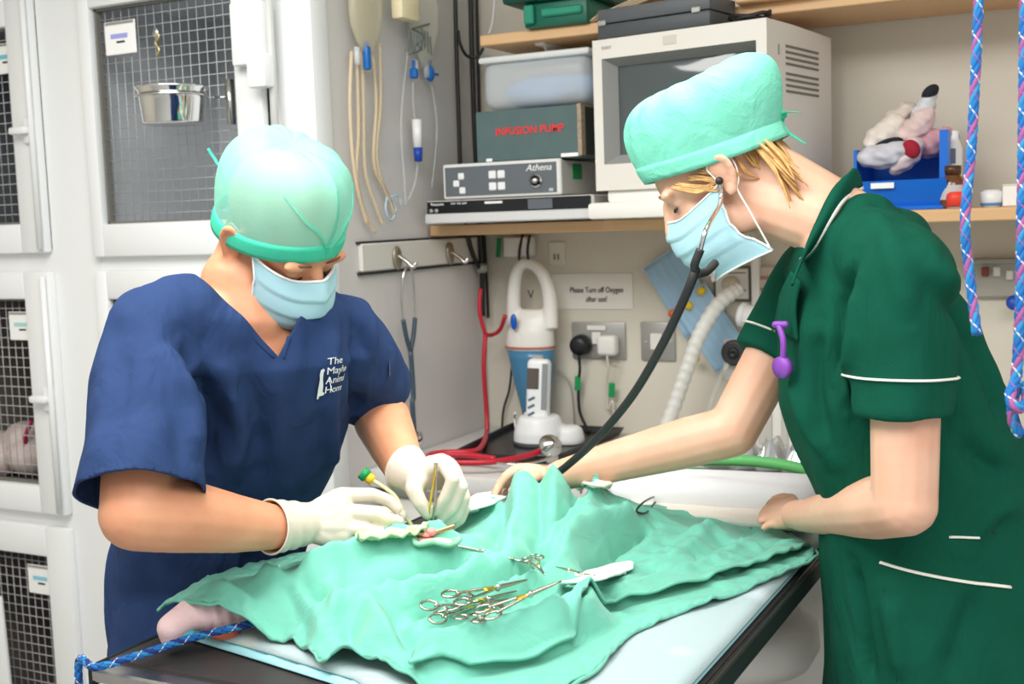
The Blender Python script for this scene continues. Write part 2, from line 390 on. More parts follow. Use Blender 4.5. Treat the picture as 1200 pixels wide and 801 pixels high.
# bedding in the middle kennel
p = ony(22, 545, KY+.16); bd = thing('bedding_bundle', 'pale rumpled bedding with a crimson strip in the middle left kennel', 'bedding', (p.x, p.y, .86))
m = MB()
for k in range(9): m.ell((p.x-.09+.035*k*.7+random.uniform(-.02, .02), p.y+random.uniform(-.05, .05), .905+random.uniform(0, .05)), (.06, .06, .05))
link('cloth', remesh(m, .008, 3), mat('pale_cloth', (222, 205, 200), .9, noise_amt=.12, noise_scale=25), bd, smooth=True)
m = MB(); q = ony(32, 510, KY+.1); m.tube(spline([q+V(.02, 0, .04), q+V(.005, -.01, 0), q+V(-.01, 0, -.04), q+V(-.012, .01, -.08)], 5), .011, 8, flat=.5); m.build('strip', mat('crimson', (185, 40, 90), .7), bd, smooth=True)
# white board leaning at the bottom kennel
p = ony(2, 740, KY-.05); t = thing('plastic_board', 'white plastic board leaning against the bottom left kennel', 'board', (p.x-.1, KY-.05, 0))
MB().box((p.x-.115, KY-.045, .3), (.26, .012, .60), Euler((.03, 0, .0)).to_matrix(), .005, 2).build('panel', WHITE, t, auto=AU)
MB().box((p.x-.115, KY-.052, .585), (.12, .012, .02), None, .004, 2).build('grip', GREYM, t, auto=AU)
# rail with hooks on the kennel side
rl = thing('hook_rail', 'pale horizontal rail with two coat hooks on kennel side', 'rail', (SX, 2.42, 1.39))
m = MB(); m.bx(SX, SX+.012, 2.17, 2.70, 1.394, 1.456, .003); m.build('board', mat('rail_paint', (215, 212, 205), .4), rl)
m = MB(); m.bx(SX, SX+.009, 2.165, 2.705, 1.387, 1.394); m.bx(SX, SX+.009, 2.165, 2.705, 1.456, 1.461); m.build('shadow_strip', DARK, rl)  # shadow lines above and below the rail, painted as thin dark strips
for px in ((464, 302), (526, 297)):
    p = onx(px[0], px[1], SX+.012); m = MB()
    m.ell(p+V(.004, 0, 0), (.006, .018, .028)); h = m.build('hook_plate', mat('aged_nickel', (165, 155, 138), .35, .8), rl, smooth=True)
    m = MB(); m.tube(spline([p+V(.006, 0, .005), p+V(.03, 0, -.01), p+V(.045, 0, -.022), p+V(.05, .004, -.012)], 5), .005, 8); m.build('hook', STEEL, h, smooth=True)
# ------------------------------------------------------------------ stethoscopes hanging
def hang_steth(name, label, top, spread, tube_m, metal_len, length, cat='stethoscope', dx=0):
    t = thing(name, label, cat, (top.x, top.y, top.z-length))
    m = MB()
    for s in (-1, 1):
        m.tube(spline([top+V(.012, s*.004, .0), top+V(.01, s*spread*.7, -.02), top+V(.008, s*spread, -.07), top+V(.008, s*spread*.9, -metal_len)], 6), .0028, 6)
    m.build('ear_tubes', STEEL, t, smooth=True)
    m = MB(); j = top+V(.008+dx, 0, -metal_len-.07)
    for s in (-1, 1): m.tube(spline([top+V(.008, s*spread*.9, -metal_len+.005), top+V(.008, s*spread*.55, -metal_len-.035), j], 6), .0055, 8)
    m.tube(spline([j, j+V(0, .004, -.1), j+V(0, -.002, -(length-metal_len-.07)*.6), j+V(0, .002, -(length-metal_len-.07))], 6), .006, 8)
    m.build('tubing', tube_m, t, smooth=True)
    m = MB(); e = j+V(.004, .002, -(length-metal_len-.07)); m.lathe([(.006, .012), (.018, .008), (.02, -.004), (.006, -.01)], e, (1, 0, 0)); m.build('chest_piece', CHROME, t, smooth=True)
    return t
p = onx(470, 312, SX+.03)
hang_steth('stethoscope', 'dark slate stethoscope hanging from the hook rail behind the man', p+V(.0, .012, 0), .028, NAVYT, .125, .40)
# ------------------------------------------------------------------ drip bags on the kennel side
def iv_bag(px, ptop, pbot, wpx, label, fluid, yoff=0):
    a = onx(px, ptop, SX+.03); b_ = onx(px, pbot, SX+.03); t = thing('drip_bag', label, 'drip bag', (SX+.03, a.y, b_.z), 'drip bags on the kennel side')
    h = a.z-b_.z; wd = wpx/ (FPX/3.05); rows = []
    m = MB(); rings = []
    for k in range(9):
        u = k/8; z = a.z-h*u; ww = wd*.5*(1 if u < .7 else 1-.75*((u-.7)/.3)**1.4); th = .006+.016*math.sin(PI*min(1, u*.9+.05))
        rings.append([V(SX+.03+th*math.cos(q), a.y+ww*math.sin(q)*(1+.04*math.sin(3*q+k)), z+.004*math.sin(2*q+k)) for q in [2*PI*i/20 for i in range(20)]])
    m.loft(rings); m.build('bag', fluid, t, smooth=True)
    for q_ in (-.18, .2): MB().cyl(b_+V(0, wd*q_, .01), b_+V(0, wd*q_, -.027), .0065).build('port', FROST, t, smooth=True)
    return t, a, b_
FLU = see_through(mat('clear_film', (222, 220, 208), .12), .55)
FLU2 = see_through(mat('clear_film_old', (214, 205, 178), .2), .5)
t1, a1, b1 = iv_bag(425, -60, 62, 54, 'clear drip bag leftmost on the kennel side panel', FLU2)
t2, a2, b2 = iv_bag(493, -70, 76, 56, 'clear drip bag under the cream box on the kennel side panel', FLU)
m = MB(); m.tube([onx(493+random.uniform(-16, 16), 28+k*6, SX+.05) for k in range(7)], .0025, 6)
for k in range(9): m.tube(spline([onx(477+k*3.5, 30+random.uniform(-4, 20), SX+.052), onx(480+k*3, 44+random.uniform(-4, 4), SX+.055), onx(474+k*4, 58+random.uniform(-4, 8), SX+.05)], 3), .0018, 5)
m.build('label_print', mat('print_slate', (110, 120, 118), .6), t2)
q = onx(475, 8, SX+.055); t = thing('cream_tag', 'cream plastic box hung over the drip bags', 'box', (q.x, q.y, q.z-.03)); MB().box(q, (.03, .075, .06), None, .006, 2).build('box_body', mat('cream', (240, 226, 188), .5), t, auto=AU); MB().box(q+V(0, 0, .033), (.032, .078, .01), None, .003).build('lid', mat('cream2', (232, 214, 170), .5), t)
# giving sets: tubes, clamps, chamber
def giving_set(label, paths, mt, r=.0022, extra=None):
    p0 = Vector(paths[0][-1]); t = thing('giving_set', label, 'drip line', p0, 'drip lines on the kennel side')
    for pth in paths: MB().tube(spline(pth, 6), r, 6).build('tube', mt, t, smooth=True)
    return t
sp = lambda x, y, o=.02: onx(x, y, SX+o)
g1 = giving_set('yellowed drip tubes trailing from the leftmost drip bag', [[sp(412, 60), sp(410, 120), sp(414, 190), sp(424, 240), sp(440, 272)], [sp(424, 60), sp(426, 130), sp(428, 200), sp(440, 240), sp(448, 262)], [sp(436, 55), sp(441, 120), sp(438, 190), sp(452, 225), sp(462, 250)], [sp(445, 50), sp(446, 120), sp(441, 180), sp(448, 215), sp(458, 235)], [sp(418, 60), sp(420, 150), sp(418, 210), sp(430, 262)]], see_through(mat('old_tube', (236, 216, 180), .3), .5), .0045)
p = sp(430, 68, .035); m = MB(); m.box(p, (.014, .016, .05), None, .004, 2); m.cyl(p+V(0, 0, .02), p+V(0, 0, .036), .005); m.build('roller_clamp', CLAMP, g1, auto=AU)
g2 = giving_set('clear drip line with blue fittings under the cream box', [[sp(484, 95), sp(484, 120), sp(487, 145)], [sp(490, 190), sp(486, 215), sp(478, 235)], [sp(478, 60), sp(470, 140), sp(474, 215), sp(476, 240)], [sp(505, 95), sp(512, 150), sp(506, 220)]], GLASSY, .0025)
p = sp(485, 86, .03); m = MB(); m.box(p, (.018, .018, .024), None, .004); m.cyl(p+V(0, 0, .012), p+V(0, 0, .03), .004); m.build('clamp', CLAMP, g2, auto=AU)
p = sp(504, 86, .03); m = MB(); m.ell(p, (.01, .014, .019)); m.cyl(p+V(0, 0, .012), p+V(0, 0, .03), .004); m.cyl(p+V(0, 0, 0), p+V(0, .035, 0), .003); m.build('clamp', CLAMP, g2, smooth=True)
p = sp(489, 158, .03); m = MB(); m.cyl(p+V(0, 0, .035), p+V(0, 0, -.03), .0115, .0105, 14); m.build('drip_chamber', mat('chamber_white', (244, 242, 240), .3), g2, smooth=True)
p = sp(490, 181, .03); m = MB(); m.cyl(p+V(0, 0, .016), p+V(0, 0, -.016), .011, .009, 14); m.build('end_cap', mat('cap_blue', (28, 70, 175), .4), g2, smooth=True)
g3 = giving_set('clear coiled drip line ends below the drip bags', [[sp(455, 225), sp(452, 245), sp(458, 258), sp(464, 246), sp(459, 232)], [sp(452, 235), sp(466, 228), sp(470, 240)]], see_through(mat('pale_blue_tube', (200, 224, 240), .2), .3), .003)
# ------------------------------------------------------------------ black cables in the corner
def cable(name, label, pts, r, mt, n=8, cat='cable', sub=7, group=None):
    return tag(MB().tube(spline(pts, sub), r, n).build(name, mt, None, smooth=True), label, cat, group)
cable('power_cable', 'thick black cable running down the kennel side, left one of the pair', [sp(533, -30), sp(535, 60), sp(538, 150), sp(541, 230), sp(552, 290), sp(563, 316)], .0055, BLACK)
cable('power_cable', 'thick black cable running down the corner beside the green box', [sp(551, -30), sp(553, 60), sp(556, 150), sp(560, 230), sp(564, 300), sp(566, 370)], .0065, BLACK)
cable('power_cable', 'thinner black cable down the corner behind the shelf end', [sp(558, -30, .01), sp(561, 100, .01), sp(564, 220, .01), sp(570, 320, .01), sp(572, 372, .01)], .004, BLACK)
cable('cable_loop', 'black cable loop hooked round the corner cables near the top', [sp(537, 36, .03), sp(539, 50, .035), sp(545, 63, .04), sp(554, 68, .045), sp(562, 64, .045), sp(566, 57, .04)], .004, BLACK)
cable('white_lead', 'thin white lead rising from the end of the upper shelf', [ony(573, 40, 2.6), ony(578, 20, 2.62), ony(581, -30, 2.64)], .0025, WHITE)
p = onx(564, 314, SX+.02); t = thing('cable_clip', 'grey clip bundling the black corner cables', 'clip', p); MB().cyl(p+V(0, 0, .012), p+V(0, 0, -.012), .014, n=14).build('band', GREYM, t, smooth=True); MB().box(p+V(.014, 0, 0), (.006, .01, .016), None, .002).build('tab', GREYM, t)
# red stethoscope: hung from the cables, tubing runs down to the tray
p = onx(571, 372, SX+.05)
rs = thing('red_stethoscope', 'red stethoscope hanging in the corner with tubing lying on black tray', 'stethoscope', (p.x, p.y, .955))
m = MB(); a = onx(563, 338, SX+.05); c = onx(592, 370, SX+.12); j = onx(569, 392, SX+.06)
m.tube(spline([a, onx(562, 365, SX+.05), j], 6), .0055, 8); m.tube(spline([c, onx(586, 386, SX+.09), onx(577, 392, SX+.06), j], 6), .0055, 8)
m.tube(spline([j, onx(567, 430, SX+.06), onx(570, 480, SX+.06), onx(571, 508, SX+.07)], 6), .0062, 8)
TR = .972
m.tube(spline([onx(571, 506, SX+.07), onz(560, 527, TR+.01), onz(520, 530, TR+.012), onz(502, 534, TR+.012), onz(520, 541, TR+.012), onz(575, 541, TR+.012), onz(620, 533, TR+.012), onz(640, 524, TR+.02)], 7), .0068, 8)
m.tube(spline([onz(505, 533, TR+.012), onz(545, 533, TR+.014), onz(580, 537, TR+.012)], 6), .0062, 8)
m.build('tubing', REDP, rs, smooth=True)
p = onz(645, 522, TR+.03); m = MB(); m.lathe([(.004, -.012), (.024, -.008), (.027, .0), (.024, .006), (.012, .012), (.004, .02)], p, (.6, -.5, .5)); m.lathe([(.003, -.01), (.014, -.006), (.015, .004), (.004, .01)], p+V(-.002, .01, -.03), (.5, -.6, -.4)); m.build('chest_piece', STEEL, rs, smooth=True)
m = MB(); m.tube(spline([onz(575, 541, TR+.01), onz(605, 544, TR+.008), onz(640, 538, TR+.008), onz(648, 530, TR+.012)], 6), .003, 6); m.build('ear_tubes', STEEL, rs, smooth=True)
# ------------------------------------------------------------------ worktop, base units
wt = tag(MB().bx(SX+.002, 1.4, 2.17, BW-.002, .915, .957, .006, 2).build('worktop', mat('worktop_laminate', (214, 214, 211), .4, noise_amt=.04, noise_scale=30), None, auto=AU), 'pale grey worktop along the back wall', 'worktop')
for i in range(4):
    x0 = SX+.01+i*.70; x1 = x0+.69
    if x0 > 1.0: break
    b = thing('base_cabinet', ['white base cabinet at the kennel end under the worktop', 'white base cabinet behind the operating table under the worktop', 'white base cabinet behind the woman under the worktop', 'white base cabinet at the far right under the worktop'][i], 'cabinet', ((x0+x1)/2, 2.45, 0), 'base cabinets under the worktop')
    MB().bx(x0, x1, 2.22, BW-.002, .1, .91).build('carcass', WHITE2, b); MB().bx(x0+.01, x1-.01, 2.27, 2.6, 0, .1).build('plinth', GREYM, b)
    for k in range(2):
        a = x0+.004+k*.345; d = MB().bx(a, a+.338, 2.2, 2.22, .11, .885, .004).build('cabinet_door', WHITE2, b)
        hx = a+.30 if k == 0 else a+.03; MB().tube(spline([(hx, 2.2, .84), (hx, 2.175, .83), (hx, 2.175, .74), (hx, 2.2, .73)], 4), .005, 8).build('handle', GREYM, d, smooth=True)
# ------------------------------------------------------------------ shelves
def shelf(label, x0, x1, y0, z0, z1, brackets):
    t = thing('wall_shelf', label, 'shelf', ((x0+x1)/2, (y0+BW)/2, z0)); MB().bx(x0, x1, y0, BW-.002, z0, z1, .002).build('board', WOOD, t)
    for bx in brackets:
        m = MB(); m.bx(bx-.012, bx+.012, BW-.006, BW-.001, z0-.2, z0); m.bx(bx-.012, bx+.012, y0+.04, BW-.002, z0-.006, z0)
        m.add([(bx-.002, y0+.06, z0-.005), (bx+.002, y0+.06, z0-.005), (bx+.002, BW-.005, z0-.19), (bx-.002, BW-.005, z0-.19), (bx-.002, BW-.005, z0-.005), (bx+.002, BW-.005, z0-.005)], [(0, 1, 2, 3), (0, 4, 5, 1), (0, 3, 4), (1, 5, 2), (4, 3, 2, 5)])
        m.build('bracket', WHITE2, t)
    return t
shelf('lower pine wall shelf carrying the monitor and the infusion pump box', SX+.005, .9, 2.47, 1.464, 1.489, [.3])
shelf('upper pine wall shelf carrying the green tool case', -1.345, .9, 2.48, 1.898, 1.922, [-1.21, .2])
ZL, ZU = 1.489, 1.922
# ------------------------------------------------------------------ things on the lower shelf
GREYD = mat('panel_grey', (98, 104, 110), .4); LGREY = mat('case_grey', (206, 204, 199), .45); CREAMC = mat('monitor_case', (226, 221, 213), .45)
DISP = mat('display_black', (24, 27, 30), .2)
# video recorder
x0 = ony(497, 245, 2.40).x; x1 = x0+.425; y0 = 2.40; z0 = ZL; z1 = z0+.057
vr = thing('video_recorder', 'flat silver video recorder with black display front on lower shelf', 'recorder', ((x0+x1)/2, 2.55, z0))
m = MB(); m.bx(x0, x1, y0+.012, y0+.32, z0+.004, z1, .003); m.build('case', LGREY, vr)
m = MB(); m.bx(x0, x1, y0, y0+.013, z0+.004, z0+.027, .003); m.build('lower_fascia', mat('silver_fascia', (222, 222, 222), .3, .3), vr)
m = MB(); m.bx(x0+.006, x1-.006, y0+.003, y0+.013, z0+.027, z1-.002, .001); fa = m.build('display_strip', DISP, vr)
m = MB(); m.bx(x0+.27, x0+.33, y0+.0015, y0+.004, z0+.03, z1-.005); m.build('cassette_window', mat('smoke', (95, 100, 108), .2), fa)
for k in range(2): m = MB(); m.cyl((x0+.018+.014*k, y0+.003, z0+.034), (x0+.018+.014*k, y0, z0+.034), .005, n=12); m.build('button', GREYM, fa, smooth=True)
m = MB(); m.bx(x0+.16, x0+.205, y0+.002, y0+.0035, z0+.046, z0+.051); m.build('silver_badge', WHITE, fa)
lettering('lettering', 'Panasonic', .009, (x0+.035, y0+.0024, z0+.049), (1, 0, 0), (0, 0, 1), PAPER, fa)
lettering('lettering', 'DVD  VHS  SLIM', .006, (x0+.092, y0+.0024, z0+.049), (1, 0, 0), (0, 0, 1), PAPER, fa)
# control unit
xc0 = ony(519, 210, 2.43).x; xc1 = ony(657, 200, 2.43).x; zc0 = z1+.003; zc1 = zc0+.078; yc = 2.43
cu = thing('control_unit', 'grey fronted control unit with white push buttons on the video recorder', 'medical device', ((xc0+xc1)/2, 2.55, zc0))
m = MB(); m.bx(xc0+.003, xc1-.003, yc+.012, yc+.29, zc0, zc1, .003); m.build('case', LGREY, cu)
m = MB(); m.bx(xc0, xc1, yc, yc+.014, zc0, zc1+.002, .003); fr = m.build('front_frame', mat('frame_silver', (225, 225, 222), .35), cu)
m = MB(); m.bx(xc0+.007, xc1-.010, yc-.0015, yc+.002, zc0+.006, zc1-.005); pn = m.build('front_panel', GREYD, cu)
def btn(u, v, s=.016):
    MB().box((xc0+(xc1-xc0)*u, yc-.002, zc0+.078*v), (s, .004, s*.95), None, .002).build('button', WHITE, pn)
for u, v in ((.12, .45), (.165, .66), (.172, .24)): btn(u, v)
for u, v in ((.435, .66), (.51, .66), (.435, .32), (.51, .32)): btn(u, v, .019)
m = MB(); c = V(xc0+(xc1-xc0)*.80, yc-.002, zc0+.033); m.lathe([(.001, .012), (.006, .012), (.007, .004), (.016, .003), (.0165, 0)], c, (0, -1, 0)); m.build('socket_ring', CHROME, pn, smooth=True)
m = MB(); m.lathe([(.009, .0045), (.0115, .0045)], c, (0, -1, 0)); m.build('socket_gap', INK, pn)
t_ = lettering('lettering', 'Athena', .022, (xc0+(xc1-xc0)*.83, yc-.0018, zc0+.062), (1, 0, .0), (.3, 0, 1), PAPER, pn)
lettering('lettering', 'dti', .011, (xc0+(xc1-xc0)*.92, yc-.0018, zc0+.012), (1, 0, 0), (0, 0, 1), PAPER, pn)
MB().bx(xc1-.0035, xc1-.0015, yc+.07, yc+.12, zc0+.035, zc0+.07).build('green_sticker', TAGG, cu)
# infusion pump carton
yi = 2.445; xi0 = ony(558, 160, yi).x; xi1 = ony(681, 155, yi).x; zi0 = zc1+.003; zi1 = zi0+.115
ip = thing('infusion_pump_carton', 'dark slate green carton printed with red lettering under the clear tub', 'box', ((xi0+xi1)/2, 2.55, zi0))
m = MB(); m.bx(xi0, xi1, yi, yi+.18, zi0, zi1, .002); m.build('carton', mat('carton_slate', (84, 105, 105), .7, noise_amt=.06), ip)
lettering('lettering', 'INFUSION PUMP', .0235, ((xi0+xi1)/2+.005, yi-.0012, zi0+.066), (1, 0, 0), (0, 0, 1), mat('print_red', (225, 60, 60), .7), ip, bold=.0006)
m = MB(); m.bx(xi1-.008, xi1+.0015, yi-.0015, yi+.10, zi0+.004, zi1+.0015); m.build('worn_edge', mat('kraft', (168, 150, 128), .9, noise_amt=.25, noise_scale=120), ip)
m = MB(); m.bx(xi1+.0005, xi1+.002, yi+.02, yi+.17, zi0+.005, zi1-.004); m.build('end_flap', mat('carton_dark', (52, 64, 58), .7), ip)
m = MB(); m.bx(xi0+.025, xi0+.04, yi-.0012, yi, zi0+.001, zi0+.008); m.bx(xi1-.05, xi1-.008, yi-.0012, yi, zi0+.002, zi0+.010); m.build('torn_label', PAPER, ip)
# clear tub with blue contents
yt = 2.44; xt0 = ony(559, 110, yt).x; xt1 = ony(692, 105, yt).x; zt0 = zi1+.001; zt1 = zt0+.125
tb = thing('plastic_tub', 'clear plastic tub with blue cloths lying on the infusion pump carton', 'tub', ((xt0+xt1)/2, 2.52, zt0))
m = MB(); m.bx(xt0+.006, xt1-.006, yt+.006, yt+.17, zt0, zt1-.012, .03, 3); m.build('tub_body', FROST, tb, auto=AU)
m = MB(); m.bx(xt0+.002, xt1-.002, yt+.002, yt+.174, zt1-.02, zt1-.004, .008, 2); m.build('lid', see_through(mat('lid_plastic', (240, 242, 242), .3), .2), tb, auto=AU)
m = MB()
for k in range(12): m.ell((xt0+.07+random.uniform(0, .17), yt+.08+random.uniform(-.03, .03), zt0+.045+random.uniform(-.015, .01)), (.05, .04, .026))
link('blue_cloths', remesh(m, .008, 3), mat('cloth_blue', (120, 170, 222), .9), tb, smooth=True)
# CRT monitor, turned a little
TL = ony(694, 48, 2.385); TRr = ony(898, 19, 2.325); zb = 1.552; zt = 1.868
e = (TRr-TL); e.z = 0; wM = e.length; e.normalize(); nrm = V(-e.y, e.x, 0)   # e: along front, nrm: into the wall
def MP(u, d, z): return V(TL.x, TL.y, 0)+e*u+nrm*d+V(0, 0, z)
Rm = Matrix((e, nrm, V(0, 0, 1))).transposed()
mo = thing('crt_monitor', 'boxy cream tube monitor on the lower shelf behind the woman', 'monitor', MP(wM/2, .18, ZL))
m = MB()
def frame_ring(m, u0, u1, z0, z1, U0, U1, Z0, Z1, d0, d1):
    A = [MP(u0, d0, z0), MP(u1, d0, z0), MP(u1, d0, z1), MP(u0, d0, z1)]; B = [MP(U0, d1, Z0), MP(U1, d1, Z0), MP(U1, d1, Z1), MP(U0, d1, Z1)]
    o = len(m.v); m.v += [tuple(p) for p in A+B]
    for k in range(4): l = (k+1) % 4; m.f.append((o+k, o+l, o+4+l, o+4+k))
frame_ring(m, .022, wM-.022, zb+.055, zt-.04, 0, wM, zb, zt, 0, 0.0)
frame_ring(m, 0, wM, zb, zt, 0, wM, zb, zt, 0.0, .12)
frame_ring(m, 0, wM, zb, zt, .0, wM-.0, zb+.01, zt-.006, .12, .335)
m.add([MP(0, .335, zb+.01), MP(wM, .335, zb+.01), MP(wM, .335, zt-.006), MP(0, .335, zt-.006)], [(0, 1, 2, 3)])
m.build('case', CREAMC, mo)
m = MB(); frame_ring(m, .022, wM-.022, zb+.055, zt-.04, .042, wM-.034, zb+.075, zt-.055, 0, .034); m.build('bezel', mat('bezel_grey', (150, 150, 148), .4), mo)
m = MB(); rows = []
for i in range(9):
    rows.append([])
    for k in range(11):
        u, v = k/10, i/8; bul = .012*(1-(2*u-1)**2)*(1-(2*v-1)**2); rows[-1].append(MP(.040+(wM-.072)*u, .036-bul, zb+.073+(zt-.126-zb)*v))
m.sheet(rows); m.build('screen', mat('crt_glass', (80, 88, 90), .08, coat=.6), mo, smooth=True)
for k in range(8): MB().box(MP(wM+.0006, .10+.075, zt-.045-.0115*k-(.008 if k > 3 else 0)), (.0025, .17, .0045), Rm).build('vent_slot', mat('slot', (120, 114, 106), .7), mo)
MB().box(MP(wM+.0005, .055, zt-.055), (.002, .006, .02), Rm).build('side_catch', GREYM, mo)
MB().box(MP(.185, -.0006, zt-.018), (.03, .002, .018), Rm).build('badge', mat('badge', (205, 200, 190), .4), mo)
lettering('lettering', 'SONY', .009, MP(.035, -.0012, zt-.018), e, (0, 0, 1), GREYM, mo)
m = MB(); m.box(MP(wM*.45, .14, zb-.012), (wM*.8, .26, .03), Rm, .008, 2); m.box(MP(wM*.45, .11, ZL+.02), (wM*.98, .25, .036), Rm, .008, 2); m.build('stand', mat('stand_white', (238, 236, 230), .4), mo, auto=AU)
# black case and coiled lead on the monitor
bc = thing('black_case', 'flat charcoal plastic case lying on top of the monitor', 'case', MP(.1, .07, zt))
u0 = 0.012; u1 = .275
m = MB(); m.box(MP((u0+u1)/2, .062, zt+.016), (u1-u0, .12, .030), Rm, .004, 2); m.build('base_half', mat('charcoal', (74, 78, 82), .5), bc, auto=AU)
m = MB(); m.box(MP((u0+u1)/2, .062, zt+.0475), (u1-u0, .12, .030), Rm, .004, 2); m.build('lid_half', mat('charcoal2', (88, 91, 95), .5), bc, auto=AU)
for u in (u0+.012, u1-.03): MB().box(MP(u, .0, zt+.034), (.02, .004, .012), Rm, .002).build('catch', GREYM, bc)
m = MB(); pts = []
for k in range(70): a = 2*PI*k/22; rr = .035+.004*math.sin(k*.7); pts.append(MP(.335+rr*1.1*math.cos(a), .06+rr*.8*math.sin(a), zt+.005+.0055*(k//22)+.002*math.sin(k)))
tag(m.tube(pts, .004, 7).build('coiled_lead', BLACK, None, smooth=True), 'black lead coiled on the right of the monitor top', 'cable')
# things on the upper shelf
yg = 2.44; xg0 = ony(588, 20, yg).x; xg1 = xg0+.22
tc = thing('tool_case', 'dark green plastic tool case on the upper shelf', 'case', ((xg0+xg1)/2, 2.55, ZU))
m = MB(); m.bx(xg0+.045, xg1-.02, yg+.02, yg+.2, ZU, ZU+.055, .006, 2); m.build('lower_shell', GREEN, tc, auto=AU)
m = MB(); m.bx(xg0, xg1, yg, yg+.22, ZU+.055, ZU+.14, .008, 2); m.build('upper_shell', mat('tool_green_dark', (8, 72, 62), .4), tc, auto=AU)
m = MB(); m.bx(xg0+.09, xg0+.19, yg+.012, yg+.02, ZU+.02, ZU+.04, .004); m.build('carry_handle', mat('tool_green_light', (22, 140, 110), .4), tc)
for u in (.05, ): m = MB(); m.bx(xg0+u, xg0+u+.024, yg+.008, yg+.02, ZU+.008, ZU+.05, .003); m.build('catch', mat('tool_green_light', (0, 0, 0)), tc)
p0 = ony(676, 22, 2.46); pp = thing('paper_stack', 'fanned cream papers spilling off the upper shelf beside the tool case', 'papers', (p0.x+.1, 2.5, ZU))
for k in range(6): MB().box((p0.x+.12+.004*k, 2.55, ZU+.022+.005*k), (.22, .15, .0012), Euler((0, -.22-.02*k, .05*k-.1)).to_matrix()).build('sheet', mat('cream_paper%d' % (k % 2), (238, 226, 200) if k % 2 else (222, 190, 150), .8), pp)
q = ony(925, 5, 2.47); wb = thing('wooden_tray', 'pale wooden tray edge jutting over the upper shelf above the monitor', 'tray', (q.x, 2.5, ZU))
MB().box((q.x, 2.51, ZU+.006), (.22, .12, .012), Euler((0, 0, .05)).to_matrix(), .003).build('tray_base', WOOD, wb); MB().box((q.x, 2.455, ZU+.018), (.22, .008, .016), Euler((0, 0, .05)).to_matrix(), .002).build('tray_lip', WOOD, wb)
# ------------------------------------------------------------------ blue bin with socks
yb = 2.49; xb0 = ony(998, 200, yb).x; xb1 = ony(1110, 200, yb).x
bn = thing('storage_bin', 'blue open front storage bin on the shelf behind the woman', 'bin', ((xb0+xb1)/2, 2.58, ZL))
m = MB(); w3 = .006; H3 = .125
m.bx(xb0, xb1, yb, yb+.19, ZL+.001, ZL+.008); m.bx(xb0, xb0+w3, yb+.02, yb+.19, ZL+.004, ZL+H3); m.bx(xb1-w3-.012, xb1-.012, yb+.04, yb+.19, ZL+.004, ZL+H3+.02); m.bx(xb1-.016, xb1, yb+.01, yb+.05, ZL+.004, ZL+H3+.03)
m.bx(xb0, xb1, yb+.184, yb+.19, ZL+.004, ZL+H3+.03); m.build('shell', BLUE, bn)
m = MB(); m.add([(xb0, yb+.012, ZL+.004), (xb1, yb+.012, ZL+.004), (xb1, yb-.012, ZL+.06), (xb0, yb-.012, ZL+.06), (xb0, yb+.02, ZL+.004), (xb1, yb+.02, ZL+.004), (xb1, yb-.004, ZL+.06), (xb0, yb-.004, ZL+.06)], [(0, 1, 2, 3), (7, 6, 5, 4), (3, 2, 6, 7), (0, 3, 7, 4), (1, 5, 6, 2)]); m.build('scoop_front', BLUE, bn)
MB().bx(xb0+.04, xb0+.085, yb-.0135, yb-.010, ZL+.045, ZL+.056).build('label_holder', PAPER, bn)
def sock(px, py, Y, ax, rot, rgb, label, patch=None, cuff=None):
    c = ony(px, py, Y); R_ = Euler(rot).to_matrix(); t = thing('sock', label, 'sock', (c.x, c.y, c.z-ax[2]), 'socks heaped in the blue bin')
    m = MB()
    m.ell(c, ax, R_); m.ell(c+R_ @ V(ax[0]*.7, 0, ax[2]*.5), (ax[0]*.6, ax[1]*.8, ax[2]*.8), R_); m.ell(c-R_ @ V(ax[0]*.6, 0, ax[2]*.2), (ax[0]*.55, ax[1]*.9, ax[2]*.8), R_)
    me = remesh(m, .004, 3); P = getco(me); N = getno(me); P += N*(.0016*np.sin(P[:, [0]]*130+P[:, [2]]*210)+.0008*np.sin(P[:, [1]]*300-P[:, [2]]*220)); setco(me, P)
    link('sock_body', me, mat('sock%d_%d_%d' % rgb, rgb, .95, noise_amt=.1, noise_scale=60, bump=.3, bump_scale=500), t, smooth=True)
    if patch:
        off, r_, col = patch; m = MB(); m.ell(c+R_ @ V(off), r_, R_); m.build('patch', mat('patch%d_%d_%d' % col, col, .9), t, smooth=True)
    return t
sock(1034, 183, 2.53, (.045, .035, .026), (0, .1, 0), (206, 205, 214), 'grey white sock slumped at the front left of the blue bin')
sock(1036, 160, 2.56, (.038, .032, .030), (0, -.3, .2), (232, 222, 212), 'cream sock with black patterned toe in the blue bin', ((.0, -.03, -.02), (.032, .012, .013), (28, 32, 42)))
sock(1072, 152, 2.57, (.040, .032, .026), (0, -.5, 0), (226, 200, 198), 'pink sock lying on top of the sock heap')
sock(1062, 185, 2.54, (.036, .03, .022), (0, -.6, 0), (230, 210, 210), 'pale pink sock with crimson patch at the bin front', ((.02, -.024, .006), (.017, .012, .02), (160, 30, 50)))
sock(1090, 168, 2.58, (.030, .03, .032), (0, .4, 0), (210, 160, 170), 'dusky pink sock behind the white pump bottle')
sock(1082, 128, 2.58, (.032, .024, .017), (0, -.75, 0), (214, 216, 222), 'white sock with black heel poking up from the heap', ((.032, -.004, .014), (.020, .018, .013), (30, 36, 44)))
sock(1052, 137, 2.60, (.034, .03, .018), (0, -.3, 0), (222, 208, 196), 'beige sock flattened along the top of the heap')
